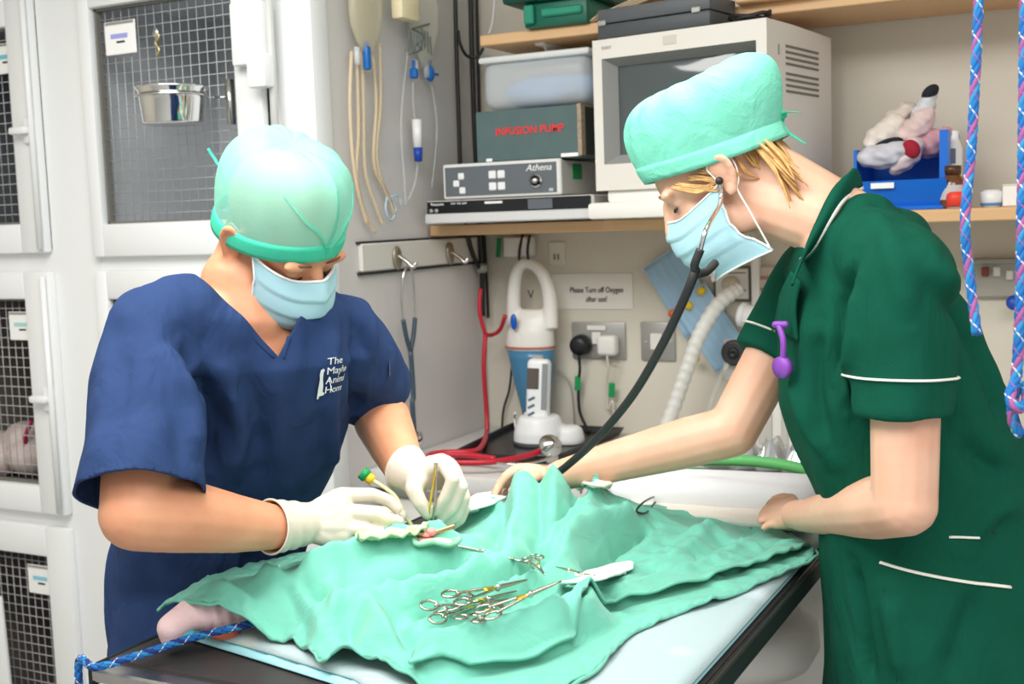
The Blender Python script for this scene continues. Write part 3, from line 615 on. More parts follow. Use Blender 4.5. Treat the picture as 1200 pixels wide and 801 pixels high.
# bottles beside the bin
p = ony(1116, 240, 2.51); b0 = V(p.x, 2.51, ZL)
bt = thing('brown_bottle', 'brown glass bottle with white label beside the blue bin', 'bottle', b0)
m = MB(); m.lathe([(.001, 0), (.024, 0), (.025, .004), (.025, .05), (.020, .060), (.014, .066), (.014, .082), (.001, .083)], b0); m.build('glass', mat('amber', (104, 62, 30), .15, coat=.5), bt, smooth=True)
m = MB(); m.lathe([(.016, .066), (.016, .070), (.017, .071), (.017, .084), (.001, .085)], b0); m.build('screw_cap', mat('cap_brown', (80, 48, 26), .3), bt, smooth=True)
m = MB(); m.lathe([(.0255, .018), (.0255, .046)], b0, cap=False); m.build('label', mat('label_grey', (200, 196, 198), .8), bt, smooth=True)
p = ony(1116, 190, 2.56); bt2 = V(p.x, 2.58, ZL); t = thing('pump_bottle', 'white slim bottle standing behind the brown bottle', 'bottle', bt2)
m = MB(); m.lathe([(.001, 0), (.017, 0), (.017, .12), (.012, .135), (.010, .14), (.010, .155), (.001, .157)], bt2); m.build('bottle_body', WHITE, t, smooth=True); m = MB(); m.bx(bt2.x-.006, bt2.x+.006, bt2.y-.0185, bt2.y-.016, ZL+.09, ZL+.12); m.build('label', mat('label_print', (120, 125, 140), .8), t)
p = ony(1119, 240, 2.475); b3 = V(p.x, 2.487, ZL); t = thing('red_lid_pot', 'small pot with bright red lid at the shelf edge', 'pot', b3)
m = MB(); m.lathe([(.001, 0), (.0165, 0), (.0165, .006), (.001, .007)], b3); m.build('pot', FROST, t, smooth=True); m = MB(); m.lathe([(.018, .004), (.018, .022), (.0165, .029), (.010, .033), (.001, .033)], b3); m.build('lid', mat('lid_red', (238, 70, 50), .4), t, smooth=True)
p = ony(1162, 238, 2.56); b4 = V(p.x, 2.56, ZL); t = thing('white_pot', 'low white plastic pot with blue rim on the shelf', 'pot', b4); m = MB(); m.lathe([(.001, 0), (.018, 0), (.021, .012), (.022, .03), (.012, .035), (.001, .035)], b4); m.build('pot', WHITE, t, smooth=True); m = MB(); m.lathe([(.0185, .003), (.0215, .006), (.0215, .009)], b4, cap=False); m.build('rim', mat('rim_blue', (90, 150, 215), .4), t, smooth=True)
p = ony(1190, 235, 2.56); t = thing('white_carton', 'small white carton at the right end of the shelf', 'box', (p.x, 2.56, ZL)); MB().box((p.x, 2.56, ZL+.021), (.045, .03, .04), None, .002).build('carton', PAPER, t); MB().box((p.x, 2.56, ZL+.0425), (.046, .031, .003), None, .001).build('carton_lid', WHITE2, t)
# ------------------------------------------------------------------ things on the back wall
# hand vacuum
def WP(x, y, d=.05): return ony(x, y, BW-d)
vc = thing('hand_vacuum', 'white and blue handheld vacuum cleaner hung on the back wall', 'vacuum cleaner', WP(622, 500, .05))
def vrings(rows, dd):
    rings = []
    for y, xl, xr, th in rows:
        a, b_ = WP(xl, y, dd), WP(xr, y, dd); c = (a+b_)/2; hw = (b_-a).length/2
        rings.append([c+V(hw*math.cos(q), -th*math.sin(q), 0) for q in [2*PI*k/24 for k in range(24)]])
    return rings
m = MB()
pth = [WP(604, 395, .065), WP(602, 350, .065), WP(606, 318, .06), WP(617, 308, .055), WP(634, 318, .055), WP(644, 345, .06), WP(645, 385, .065)]
pth = spline(pth, 5); m.tube(pth, [.0135+.007*abs(2*k/(len(pth)-1)-1) for k in range(len(pth))], 12)
m.loft(vrings([(362, 604, 642, .015), (372, 600, 646, .03), (388, 595, 648, .042), (404, 594, 649, .045), (410, 596, 648, .042)], .06))
link('handle_body', remesh(m, .004, 4), mat('vac_white', (232, 230, 224), .35), vc, smooth=True)
m = MB(); m.loft(vrings([(409, 596, 648, .042), (420, 598, 648, .042), (445, 603, 647, .038), (475, 611, 642, .030), (500, 616, 638, .02)], .06)); m.build('dust_bowl', mat('vac_blue', (66, 128, 166), .25, coat=.4), vc, smooth=True)
m = MB(); m.ell(WP(602, 377, .112), (.009, .006, .02)); m.build('power_button', mat('btn_blue', (20, 90, 190), .3), vc, smooth=True)
m = MB(); m.loft(vrings([(404.5, 593.5, 649.5, .0455), (407, 593.5, 649.5, .0455)], .06)); m.build('trim_band', mat('trim_rust', (190, 110, 95), .5), vc, smooth=True)
m = MB(); m.box(WP(630, 419, .105), (.03, .012, .014), None, .003); m.build('release_catch', mat('catch_grey', (205, 205, 205), .3, .4), vc)
lettering('lettering', 'V', .03, WP(622, 345, .034), (1, 0, 0), (0, 0, 1), INK, vc)
# wall adapter above it, lead and tag
p = WP(609, 289, .03); t = thing('wall_adapter', 'white plug adapter with black leads above the vacuum cleaner', 'adapter', p-V(0, 0, .02)); MB().box(p, (.07, .05, .05), None, .006, 2).build('adapter_body', WHITE2, t, auto=AU)
MB().tube(spline([p+V(.02, -.02, .03), p+V(.016, -.03, 0), p+V(.014, -.032, -.03), p+V(.024, -.032, -.05)], 5), .0035, 6).build('lead', BLACK, t, smooth=True); MB().tube(spline([p+V(.04, -.02, .03), p+V(.036, -.028, -.01), p+V(.042, -.03, -.045), p+V(.048, -.02, -.05)], 5), .0035, 6).build('lead', BLACK, t, smooth=True)
p = WP(584, 290, .02); tg = MB().box(p, (.012, .003, .05), Euler((0, .1, 0)).to_matrix(), .001).build('green_tag', TAGG); tag(tg, 'green strip tag hanging under the shelf by the corner', 'tag')
p = WP(653, 297, .003); t = thing('wall_thermostat', 'small cream wall plate with two marks beside the vacuum', 'wall plate', p); MB().box(p, (.045, .006, .06), None, .002).build('plate', mat('plate_cream', (222, 217, 205), .5), t)
for dx in (-.006, .004): MB().box(p+V(dx, -.004, -.008), (.003, .002, .014)).build('slot', mat('slot_brown', (110, 85, 70), .6), t)
# notice
a, b_ = WP(647, 321, .002), WP(742, 362, .002); nt_ = thing('paper_notice', 'printed paper notice taped above the double socket', 'notice', ((a.x+b_.x)/2, BW-.002, b_.z))
MB().bx(a.x, b_.x, BW-.003, BW-.001, b_.z, a.z).build('sheet', mat('notice_paper', (232, 228, 220), .8), nt_)
c = WP(699, 348, .004); lettering('lettering', 'Please Turn off Oxygen\nafter use!', .0200, c+V(0, 0, .006), (1, 0, 0), (0, 0, 1), INK, nt_, bold=.0001, space=1.15)
for o in nt_.children:
    if o.name.startswith('lettering'):
        for v in o.data.vertices: v.co.x = (v.co.x-(c.x-nt_.location.x))*.76+(c.x-nt_.location.x)
# sockets
def plate(x0, y0, x1, y1, name, label):
    a, b_ = WP(x0, y0, .01), WP(x1, y1, .01); t = thing(name, label, 'socket', ((a.x+b_.x)/2, BW-.005, b_.z)); MB().bx(a.x, b_.x, BW-.009, BW-.001, b_.z, a.z, .003, 2).build('face_plate', GREYM, t, auto=AU); return t
ds = plate(669, 377, 733, 421, 'double_socket', 'brushed metal double wall socket holding a black and a white plug')
p = WP(699, 384, .012); MB().box(p, (.05, .004, .012), None, .001).build('rocker_switch', WHITE2, ds); MB().box(WP(699, 396, .012), (.024, .004, .03), None, .001).build('rocker_switch', WHITE2, ds)
for px, mt, nm, lb in ((681, BLACK, 'black_plug', 'black mains plug with cable in the double socket'), (714, WHITE2, 'white_plug', 'white mains plug with cable in the double socket')):
    p = WP(px, 404, .02); t = thing(nm, lb, 'plug', p-V(0, 0, .026)); m = MB()
    if px == 681: m.lathe([(.026, 0), (.027, .01), (.024, .028), (.012, .034), (.001, .034)], p+V(0, .01, 0), (0, -1, 0)); m.build('plug_body', mt, t, smooth=True)
    else: m.box(p+V(0, -.008, 0), (.05, .036, .05), None, .010, 3); m.build('plug_body', mt, t, auto=AU)
    e2 = WP(px+6, 500, .03) if px == 681 else WP(px+4, 470, .02)
    m = MB(); m.tube(spline([p+V(0, -.016, -.024), p+V(0, -.012, -.06), WP(px-3, 450, .02), WP(px-2, 480, .02), e2+V(0, 0, 0)]+([onz(690, 505, .97)] if px == 681 else [WP(719, 500, .02), onz(717, 506, .96)]), 6), .0038 if px == 681 else .003, 7); m.build('flex', BLACK if px == 681 else mat('flex_white', (214, 208, 196), .5), t, smooth=True)
    q = WP(677 if px == 681 else 717, 449 if px == 681 else 457, .026); MB().box(q, (.016, .004, .036), Euler((0, .05, 0)).to_matrix(), .001).build('tag', TAGG, t)
MB().tube(spline([WP(718, 425, .015), WP(726, 428, .015), WP(724, 438, .015), WP(719, 448, .015)], 5), .0014, 5).build('string_loop', mat('flex_white', (0, 0, 0)), ds, smooth=True)
cable('grey_lead', 'thin grey lead looping from the vacuum toward the tray', [WP(648, 425, .03), WP(655, 432, .03), WP(668, 450, .03), WP(672, 475, .03), WP(674, 505, .04)], .0025, mat('lead_grey', (150, 148, 140), .5))
cable('thin_black_lead', 'thin black lead running down the corner left of the vacuum', [WP(600, 425, .03), WP(597, 455, .02), WP(590, 480, .02), WP(588, 508, .03)], .003, BLACK)
ss = plate(750, 377, 791, 423, 'single_socket', 'brushed metal single switch plate left of the hanging masks'); MB().box(WP(769, 400, .012), (.03, .004, .04), None, .001).build('rocker_switch', WHITE2, ss)
for x in (757, 786): m = MB(); m.cyl(WP(x, 400, .012), WP(x, 400, .009), .003, n=10); m.build('screw', STEEL, ss)
# surgical masks pinned to the wall
MASKB = mat('mask_blue', (160, 196, 222), .8, bump=.15, bump_scale=400)
def wall_mask(pc, ang, L, Wd, dd, label):
    c = WP(*pc, dd); ux = V(math.cos(ang), 0, -math.sin(ang)); uy = V(math.sin(ang), 0, math.cos(ang)); t = thing('face_mask', label, 'mask', c-V(0, 0, L/2), 'masks pinned to the back wall')
    rows = []
    for i in range(25):
        v = i/24-.5; rows.append([c+ux*(u/10-.5)*L+uy*v*Wd+V(0, -.004-.003*abs(math.sin(v*PI*5)), 0) for u in range(11)])
    MB().sheet(rows).build('pleated_sheet', MASKB, t, smooth=True, thick=.0015)
    for s in (-.5, .5):
        MB().tube([c+ux*s*L+uy*v*Wd+V(0, -.007, 0) for v in (-.5, 0, .5)], .003, 6, flat=.5).build('binding', mat('mask_edge', (205, 220, 232), .8), t, smooth=True)
    return t, c, ux, uy
ma, c1, ux, uy = wall_mask((800, 342), 1.02, .20, .105, .012, 'upper blue pleated mask pinned to the back wall')
mb_, c2, _, _ = wall_mask((834, 384), .98, .19, .10, .024, 'lower blue pleated mask pinned beside the round valve')
for pn_, mt, lb in (((822, 341), YELLOW, 'yellow pin through the upper mask near the oxygen outlet'), ((788, 367), ORANGE, 'orange pin holding the left edge of the masks'), ((815, 421), YELLOW, 'yellow pin holding the lower corner of the masks'), ((807, 358), YELLOW, 'yellow pin in the middle of the masks by the tubing')):
    p = WP(*pn_, .034); m = MB(); m.lathe([(.001, -.004), (.010, -.003), (.010, .004), (.001, .006)], p, (0, -1, 0)); tag(m.build('push_pin', mt, None, smooth=True), lb, 'pin', 'pins holding the masks')
# oxygen outlet and neighbours
a, b_ = WP(836, 312, .01), WP(881, 353, .01); ox = thing('oxygen_outlet', 'framed white gas outlet plate above the round valve', 'gas outlet', ((a.x+b_.x)/2, BW-.01, b_.z))
MB().bx(a.x, b_.x, BW-.012, BW-.001, b_.z, a.z, .002).build('frame', mat('outlet_frame', (110, 105, 100), .5), ox); MB().bx(a.x+.006, b_.x-.006, BW-.016, BW-.01, b_.z+.006, a.z-.006, .002).build('face', WHITE2, ox)
m = MB(); m.bx(a.x+.01, b_.x-.012, BW-.0168, BW-.0155, a.z-.017, a.z-.014); m.bx(a.x+.03, b_.x-.012, BW-.0168, BW-.0155, b_.z+.025, b_.z+.028); m.build('print', mat('print_grey', (130, 125, 120), .7), ox)
p = WP(856, 333, .03); m = MB(); m.cyl(p+V(0, .02, 0), p+V(0, -.012, 0), .019, n=18); m.build('coupling', mat('coupling', (200, 192, 172), .4), ox, smooth=True)
MB().bx(b_.x+.004, b_.x+.022, BW-.03, BW-.001, b_.z-.02, a.z+.05, .003).build('trunking', WHITE2, ox)
a, b_ = WP(886, 312, .01), WP(913, 350, .01); o2 = thing('vacuum_outlet', 'beige wall outlet between the oxygen plate and the woman', 'gas outlet', ((a.x+b_.x)/2, BW-.01, b_.z)); MB().bx(a.x, b_.x, BW-.014, BW-.001, b_.z, a.z, .003).build('face', mat('outlet_beige', (205, 190, 175), .5), o2)
for z_ in (.3, .65): MB().box(((a.x+b_.x)/2, BW-.016, b_.z+(a.z-b_.z)*z_), (.03, .004, .008), None, .001).build('slot', mat('slot_rose', (170, 130, 120), .6), o2)
p = WP(861, 413, .05); va = thing('round_valve', 'round black and grey valve knob on the back wall', 'valve', p-V(0, 0, .03))
MB().box(p+V(-.005, .03, -.02), (.055, .04, .10), None, .006, 2).build('valve_body', LGREY, va, auto=AU)
m = MB(); m.lathe([(.030, -.006), (.031, .006), (.027, .012), (.022, .012)], p, (0, -1, 0)); m.build('rubber_ring', mat('rubber', (52, 52, 52), .5), va, smooth=True)
m = MB(); m.lathe([(.022, .002), (.022, .010), (.014, .011)], p, (0, -1, 0)); m.build('grey_ring', GREYM, va, smooth=True); m = MB(); m.lathe([(.014, .008), (.013, .016), (.006, .018), (.001, .012)], p, (0, -1, 0)); m.build('core', BLACK, va, smooth=True)
p = WP(868, 368, .07); q = WP(905, 376, .07); t = thing('white_pipe', 'white pipe end stopping short of the hanging masks', 'pipe', q); m = MB(); m.cyl(p, q, .026, n=24); m.build('pipe_body', WHITE, t, smooth=True); m = MB(); m.lathe([(.001, -.008), (.02, -.006), (.028, 0), (.028, .012)], p, q-p); m.build('end_collar', WHITE, t, smooth=True)
# corrugated breathing tube
pts = spline([WP(866, 338, .05), WP(842, 356, .09), WP(820, 392, .12), WP(805, 432, .14), WP(790, 475, .16), WP(775, 515, .2)], 16)
R_ = [.0172+.0016*math.sin(k*1.6) for k in range(len(pts))]
tag(MB().tube(pts, R_, 16).build('breathing_tube', see_through(mat('tube_white', (236, 236, 230), .35), .18), None, smooth=True), 'wide translucent breathing tube slanting down the back wall', 'tube')
cable('gas_tube', 'thin clear tube dropping from the round valve', [WP(853, 425, .06), WP(843, 445, .06), WP(832, 475, .07), WP(826, 505, .09)], .006, GLASSY, cat='tube')
# panel at the far right
a, b_ = WP(1138, 303, .02), WP(1200, 348, .02); cp = thing('switch_unit', 'grey switch panel on the back wall beyond the nurse shoulder', 'panel', ((a.x+b_.x)/2, BW-.01, b_.z)); MB().bx(a.x, b_.x+.05, BW-.02, BW-.001, b_.z, a.z, .003).build('face_plate', mat('panel_dim', (170, 168, 158), .5), cp); MB().bx(a.x, b_.x+.05, BW-.026, BW-.001, a.z-.012, a.z, .002).build('top_strip', GREYM, cp)
for px, py in ((1155, 318), (1168, 318), (1183, 322)): p = WP(px, py, .024); MB().box(p, (.014, .012, .02), None, .002).build('toggle', mat('tog%d' % px, (130, 60, 55) if px == 1155 else (215, 215, 210), .5), cp)
p = WP(1189, 355, .05); t = thing('blue_knob', 'small blue tap knob below the switch panel', 'knob', p); m = MB(); m.lathe([(.001, 0), (.014, .0), (.016, .01), (.008, .016), (.001, .016)], p, (0, -1, .2)); m.build('knob_cap', mat('knob_blue', (30, 75, 180), .4), t, smooth=True); m = MB(); m.cyl(p, p+V(0, .049, 0), .006); m.build('stem', STEEL, t, smooth=True)
# ------------------------------------------------------------------ worktop things
WZ = .957
FL, BL, BRr, FR = onz(527, 531, .975), V(-1.41, 2.70, 0), V(-1.105, 2.715, 0), V(-1.12, 2.33, 0); FL.z = 0
tr = thing('black_tray', 'shallow black plastic tray on the worktop', 'tray', ((FL+BRr)/2)+V(0, 0, WZ)); m = MB()
cs = [FL, FR, BRr, BL]; ctr = sum(cs, V(0, 0, 0))/4
bot = [ctr+(c_-ctr)*.94+V(0, 0, WZ+.002) for c_ in cs]; top = [c_+V(0, 0, WZ+.02) for c_ in cs]; inn = [ctr+(c_-ctr)*.975+V(0, 0, WZ+.019) for c_ in cs]; ib = [ctr+(c_-ctr)*.93+V(0, 0, WZ+.006) for c_ in cs]
m.loft([bot, top, inn, ib]); m.build('tray_body', mat('tray_black', (30, 31, 33), .35), tr)
# thermometer-like handset in its charger
p = onz(633, 519, WZ+.006); hs = thing('handset_charger', 'white handheld monitor standing in its round charging base on the tray', 'medical device', p)
m = MB(); m.lathe([(.001, 0), (.060, 0), (.064, .008), (.062, .03), (.052, .058), (.046, .068), (.001, .07)], p); q = p+V(.07, .02, 0); m.lathe([(.001, 0), (.034, 0), (.036, .01), (.03, .035), (.02, .043), (.001, .044)], q); m.capsule(p+V(0, 0, .02), q+V(0, 0, .015), .016)
link('base', remesh(m, .004, 3), WHITE, hs, smooth=True)
m = MB(); m.lathe([(.062, 0), (.065, .004), (.064, .010)], p+V(0, 0, 0), cap=False); m.build('base_ring', mat('ring_grey', (90, 92, 95), .5), hs, smooth=True)
Rt = Euler((-.08, .04, .15)).to_matrix(); hc = p+V(.0, 0, .118)
m = MB(); m.box(hc, (.056, .034, .17), Rt, .012, 3); h_ = m.build('handset', WHITE, hs, auto=AU)
MB().box(hc+Rt @ V(-.010, -.0175, .038), (.030, .002, .05), Rt, .001).build('screen', mat('lcd', (92, 84, 80), .25), h_); MB().box(hc+Rt @ V(.019, -.0175, .02), (.014, .002, .11), Rt, .001).build('side_panel', mat('panel_g', (140, 144, 148), .4), h_)
for k in range(3): MB().box(hc+Rt @ V(-.012, -.0175, -.01-.018*k), (.018, .003, .006), Rt @ Euler((0, -.5, 0)).to_matrix(), .001).build('button', mat('btn_slate', (96, 112, 128), .4), h_)
for px in (600, 612): MB().tube(spline([onz(px+4, 498, .99)+V(0, 0, .03), onz(px+3, 495, .99)+V(0, 0, .01), onz(px+5, 503, .985)], 4), .0035, 6).build('clip_arm', WHITE, hs, smooth=True)
# white housing behind the arms
a, b_ = ony(882, 440, 2.62), ony(978, 565, 2.62); hw = thing('white_housing', 'tall white moulded housing with upright slots standing on the worktop', 'equipment', ((a.x+b_.x)/2, 2.66, WZ))
MB().bx(a.x, b_.x, 2.63, BW-.004, WZ, a.z+.04, .012, 3).build('housing_body', mat('housing', (238, 236, 230), .4), hw, auto=AU)
for px, wpx in ((897, 16), (920, 8), (950, 10)):
    q = ony(px, 510, 2.63); MB().box((q.x, 2.628, WZ+.10), (wpx*.002, .008, .17), None, .006, 2).build('slot', mat('slot_shade', (205, 203, 196), .5), hw, auto=AU)
MB().box((ony(905, 500, 2.63).x, 2.627, WZ+.21), (.05, .006, .03), None, .002).build('label_plate', PAPER, hw)
# silver instrument clutter, green bottle, green tube near the wall
def at(px, py, z): return onz(px, py, z)
random.seed(3)
for k in range(5):
    px = 842+k*31; p = at(px, 560+random.uniform(-5, 5), WZ+.03); p.y = 2.40; p.x = ony(px, 560, 2.40).x; p.z = WZ
    t = thing('foil_pack', ['leftmost', 'second', 'third', 'fourth', 'rightmost'][k]+' crumpled clear and silver packet in the row behind green tubing', 'packet', p, 'silver packets on the worktop')
    me = MB(); rows = [[p+V(.05*(u/5-.5)+random.uniform(-.003, .003), .07*(v/5-.5), .03+random.uniform(.01, .05)*(0 if u in (0, 5) or v in (0, 5) else 1)) for u in range(6)] for v in range(6)]
    me.sheet(rows); me.build('wrapper', see_through(mat('foil', (214, 216, 218), .2, .5), .2), t, thick=.002); MB().capsule(p+V(-.022, 0, .016), p+V(.022, .012, .016), .015, .014).build('contents', mat('pack_inner', (190, 195, 200), .3, .5), t, smooth=True)
p = at(846, 570, WZ+.02); p.y = min(p.y, 2.52); p.z = WZ; t = thing('green_cap_bottle', 'clear bottle with green cap lying behind the far arm', 'bottle', p)
MB().lathe([(.001, 0), (.028, .0), (.028, .06), (.016, .072), (.001, .073)], p).build('bottle_body', FROST, t, smooth=True); MB().lathe([(.018, .07), (.019, .072), (.019, .088), (.001, .09)], p).build('cap', TAGG, t, smooth=True)
p = at(822, 565, WZ+.02); p.y = min(p.y, 2.5); t = thing('green_pouch', 'dark green pouch tucked behind the far forearm', 'pouch', (p.x, p.y, WZ)); m = MB(); m.ell((p.x, p.y, WZ+.024), (.06, .03, .024)); m.build('pouch_body', mat('pouch', (18, 110, 62), .6), t, smooth=True); MB().box((p.x, p.y-.02, WZ+.046), (.05, .01, .01), None, .003).build('flap', TAGG, t)
# ------------------------------------------------------------------ operating table
TX0, TX1, TY0, TY1, TZ = -1.215, -.447, 1.095, 2.11, .93
ot = thing('operating_table', 'steel operating table with black rubber mat under the green drapes', 'operating table', ((TX0+TX1)/2, 1.6, 0))
MB().bx(TX0, TX1, TY0, TY1, TZ-.022, TZ-.004, .003).build('table_top', BRUSHED, ot)
MB().bx(TX0+.004, TX1-.004, TY0+.030, TY1-.004, TZ-.004, TZ-.0005).build('rubber_mat', mat('rubber_mat', (58, 54, 54), .45, noise_amt=.12, noise_scale=14, bump=.2, bump_scale=40), ot)
for x0, x1, y0, y1 in ((TX0-.006, TX0, TY0, TY1), (TX1, TX1+.008, TY0, TY1)):
    MB().bx(x0, x1, y0, y1, TZ-.03, TZ, .002).build('side_rail', mat('rail_black', (34, 38, 38), .4), ot)
MB().bx(-.90, -.76, 1.5, 1.66, .06, TZ-.022, .01, 2).build('column', mat('column_cream', (226, 220, 206), .4), ot, auto=AU)
m = MB(); m.bx(-1.12, -.54, 1.28, 1.88, 0, .06, .02, 2); m.build('foot', mat('foot_grey', (150, 150, 150), .4, .4), ot, auto=AU)
MB().bx(-1.08, -.58, 1.2, 2.0, TZ-.05, TZ-.022, .004).build('under_frame', mat('underframe', (70, 74, 74), .5), ot)
q = onx(850, 792, TX1+.012); q.z = TZ-.075; m = MB(); m.box((TX1+.012, q.y, q.z-.008), (.03, .045, .10), Euler((0, 0, 0)).to_matrix(), .012, 3); m.build('clamp_block', mat('clamp_cream', (205, 198, 180), .4, .3), ot, auto=AU)
m = MB(); m.lathe([(.001, -.012), (.034, -.012), (.036, 0), (.034, .012), (.001, .012)], V(TX1+.012, q.y+.05, q.z-.03), (1, 0, 0)); m.build('clamp_knob', BLACK, ot, smooth=True)
m = MB(); m.box((TX1+.01, q.y-.06, q.z+.0), (.024, .09, .022), None, .006, 2); m.build('tilt_bar', GREYM, ot, auto=AU)
# round white stool cushion in front of the cabinets
q = V(-.62, 2.0, 0); st = thing('round_stool', 'white round topped stool under the right of the table', 'stool', q)
m = MB(); m.lathe([(.001, .80), (.12, .80), (.15, .78), (.155, .74), (.14, .71), (.001, .70)], q, n=40); m.build('seat', mat('stool_white', (232, 230, 224), .4), st, smooth=True); MB().cyl(q+V(0, 0, .05), q+V(0, 0, .71), .022).build('stem', STEEL, st, smooth=True)
m = MB(); m.lathe([(.001, 0), (.17, 0), (.17, .02), (.03, .05), (.001, .05)], q); m.build('base', GREYM, st, smooth=True)
# ------------------------------------------------------------------ pads on the table
def poly_sd(P, poly):
    """signed distance (inside > 0) and nearest boundary point of 2D points"""
    poly = np.array(poly); n = len(poly); best = np.full(len(P), 1e9); near = np.zeros_like(P); ins = np.zeros(len(P), bool)
    for i in range(n):
        a, b = poly[i], poly[(i+1) % n]; d = b-a; t = np.clip(((P-a) @ d)/(d @ d+1e-12), 0, 1); q = a+t[:, None]*d; e = np.linalg.norm(P-q, axis=1)
        k = e < best; best[k] = e[k]; near[k] = q[k]
        c = ((a[1] > P[:, 1]) != (b[1] > P[:, 1])) & (P[:, 0] < (b[0]-a[0])*(P[:, 1]-a[1])/(b[1]-a[1]+1e-15)+a[0]); ins ^= c
    return np.where(ins, best, -best), near
def sheet_over(poly, hfun, cell, hem=.0):
    poly = np.array(poly); lo = poly.min(0)-2*cell; hi = poly.max(0)+2*cell
    nx = int((hi[0]-lo[0])/cell)+1; ny = int((hi[1]-lo[1])/cell)+1
    xs = lo[0]+cell*np.arange(nx); ys = lo[1]+cell*np.arange(ny); G = np.array(np.meshgrid(xs, ys, indexing='ij')).reshape(2, -1).T
    sd, near = poly_sd(G, poly)
    idx = np.arange(nx*ny).reshape(nx, ny)
    Q = np.stack([idx[:-1, :-1], idx[1:, :-1], idx[1:, 1:], idx[:-1, 1:]], -1).reshape(-1, 4)
    keep = sd[Q].min(1) > -cell*.55; Q = Q[keep]
    # snap the border to the outline
    from collections import Counter
    ed = Counter()
    for f in Q:
        for a, b in zip(f, np.roll(f, -1)): ed[(min(a, b), max(a, b))] += 1
    bd = {v for e_, c in ed.items() if c == 1 for v in e_}
    bl = np.array(sorted(bd)); G[bl] = near[bl]; sd[bl] = 0
    out = (sd < 0); G[out] = near[out]; sd[out] = 0
    used = np.unique(Q); mp = -np.ones(nx*ny, int); mp[used] = np.arange(len(used)); G = G[used]; sd = sd[used]
    Z = hfun(G, sd)
    me = bpy.data.meshes.new('sheet'); me.from_pydata(np.column_stack([G, Z]).tolist(), [], mp[Q].tolist()); me.update(); return me
xy = lambda v: (v.x, v.y)
def padmat(name, base, spots, seed):
    m = mat(name, base, .8, bump=.15, bump_scale=300); nt = m.node_tree; b = nt.nodes['Principled BSDF']; tc = nt.nodes.new('ShaderNodeTexCoord')
    mp = nt.nodes.new('ShaderNodeMapping'); mp.inputs['Location'].default_value = (seed, 0, 0); nt.links.new(tc.outputs['Object'], mp.inputs[0])
    vo = nt.nodes.new('ShaderNodeTexVoronoi'); vo.inputs['Scale'].default_value = 9; nt.links.new(mp.outputs[0], vo.inputs['Vector'])
    cr = nt.nodes.new('ShaderNodeValToRGB'); cr.color_ramp.elements[0].position = .0; cr.color_ramp.elements[0].color = (1, 1, 1, 1); cr.color_ramp.elements[1].position = .3; cr.color_ramp.elements[1].color = (0, 0, 0, 1)
    nt.links.new(vo.outputs['Distance'], cr.inputs[0])
    c2 = nt.nodes.new('ShaderNodeValToRGB'); els = c2.color_ramp.elements; els[0].color = (*s2l([v/255 for v in spots[0]]), 1); els[1].color = (*s2l([v/255 for v in spots[-1]]), 1)
    for k, sc in enumerate(spots[1:-1]): e_ = els.new((k+1)/(len(spots)-1)); e_.color = (*s2l([v/255 for v in sc]), 1)
    nt.links.new(vo.outputs['Color'], c2.inputs[0])
    mx = nt.nodes.new('ShaderNodeMix'); mx.data_type = 'RGBA'; mx.inputs['A'].default_value = (*s2l([v/255 for v in base]), 1)
    sc_ = nt.nodes.new('ShaderNodeMath'); sc_.operation = 'MULTIPLY'; sc_.inputs[1].default_value = 1.0; nt.links.new(cr.outputs[0], sc_.inputs[0]); nt.links.new(sc_.outputs[0], mx.inputs['Factor']); nt.links.new(c2.outputs[0], mx.inputs['B']); nt.links.new(mx.outputs['Result'], b.inputs['Base Color']); return m
pad1 = [xy(onz(203, 745, TZ)), xy(onz(300, 775, TZ)), xy(onz(398, 806, TZ)), (-.80, 1.115), (-.50, 1.125), (TX1-.010, 1.2), (TX1-.010, 2.05), (-.8, 2.09), (-1.13, 2.06), (-1.19, 1.6)]
def hp(z0): return lambda G, sd: z0+.0012*np.sin(G[:, 0]*31+G[:, 1]*17)*np.clip(sd/.03, 0, 1)+.006*np.clip(sd/.012, 0, 1)
t = thing('absorbent_pad', 'pale turquoise absorbent pad lying directly on the rubber mat', 'pad', (-.8, 1.55, TZ)); link('pad_sheet', sheet_over(pad1, hp(TZ+.0030), .012), mat('pad_turquoise', (160, 218, 226), .7), t, smooth=True, thick=.002, fix=False)
pad2 = [xy(onz(213, 737, TZ+.01)), xy(onz(310, 765, TZ+.01)), xy(onz(415, 797, TZ+.01)), (-.78, 1.13), (-.50, 1.14), (TX1-.008, 1.21), (TX1-.008, 2.04), (-.8, 2.07), (-1.11, 2.04), (-1.17, 1.6)]
t = thing('patterned_pad', 'white pad with faint pastel pattern between drape and turquoise pad', 'pad', (-.8, 1.55, TZ+.01)); link('pad_sheet', sheet_over(pad2, hp(TZ+.0115), .012), padmat('pad_pattern', (166, 186, 188), [(175, 205, 235), (235, 228, 170), (190, 225, 205), (205, 200, 235)], 3.3), t, smooth=True, thick=.003, fix=False)
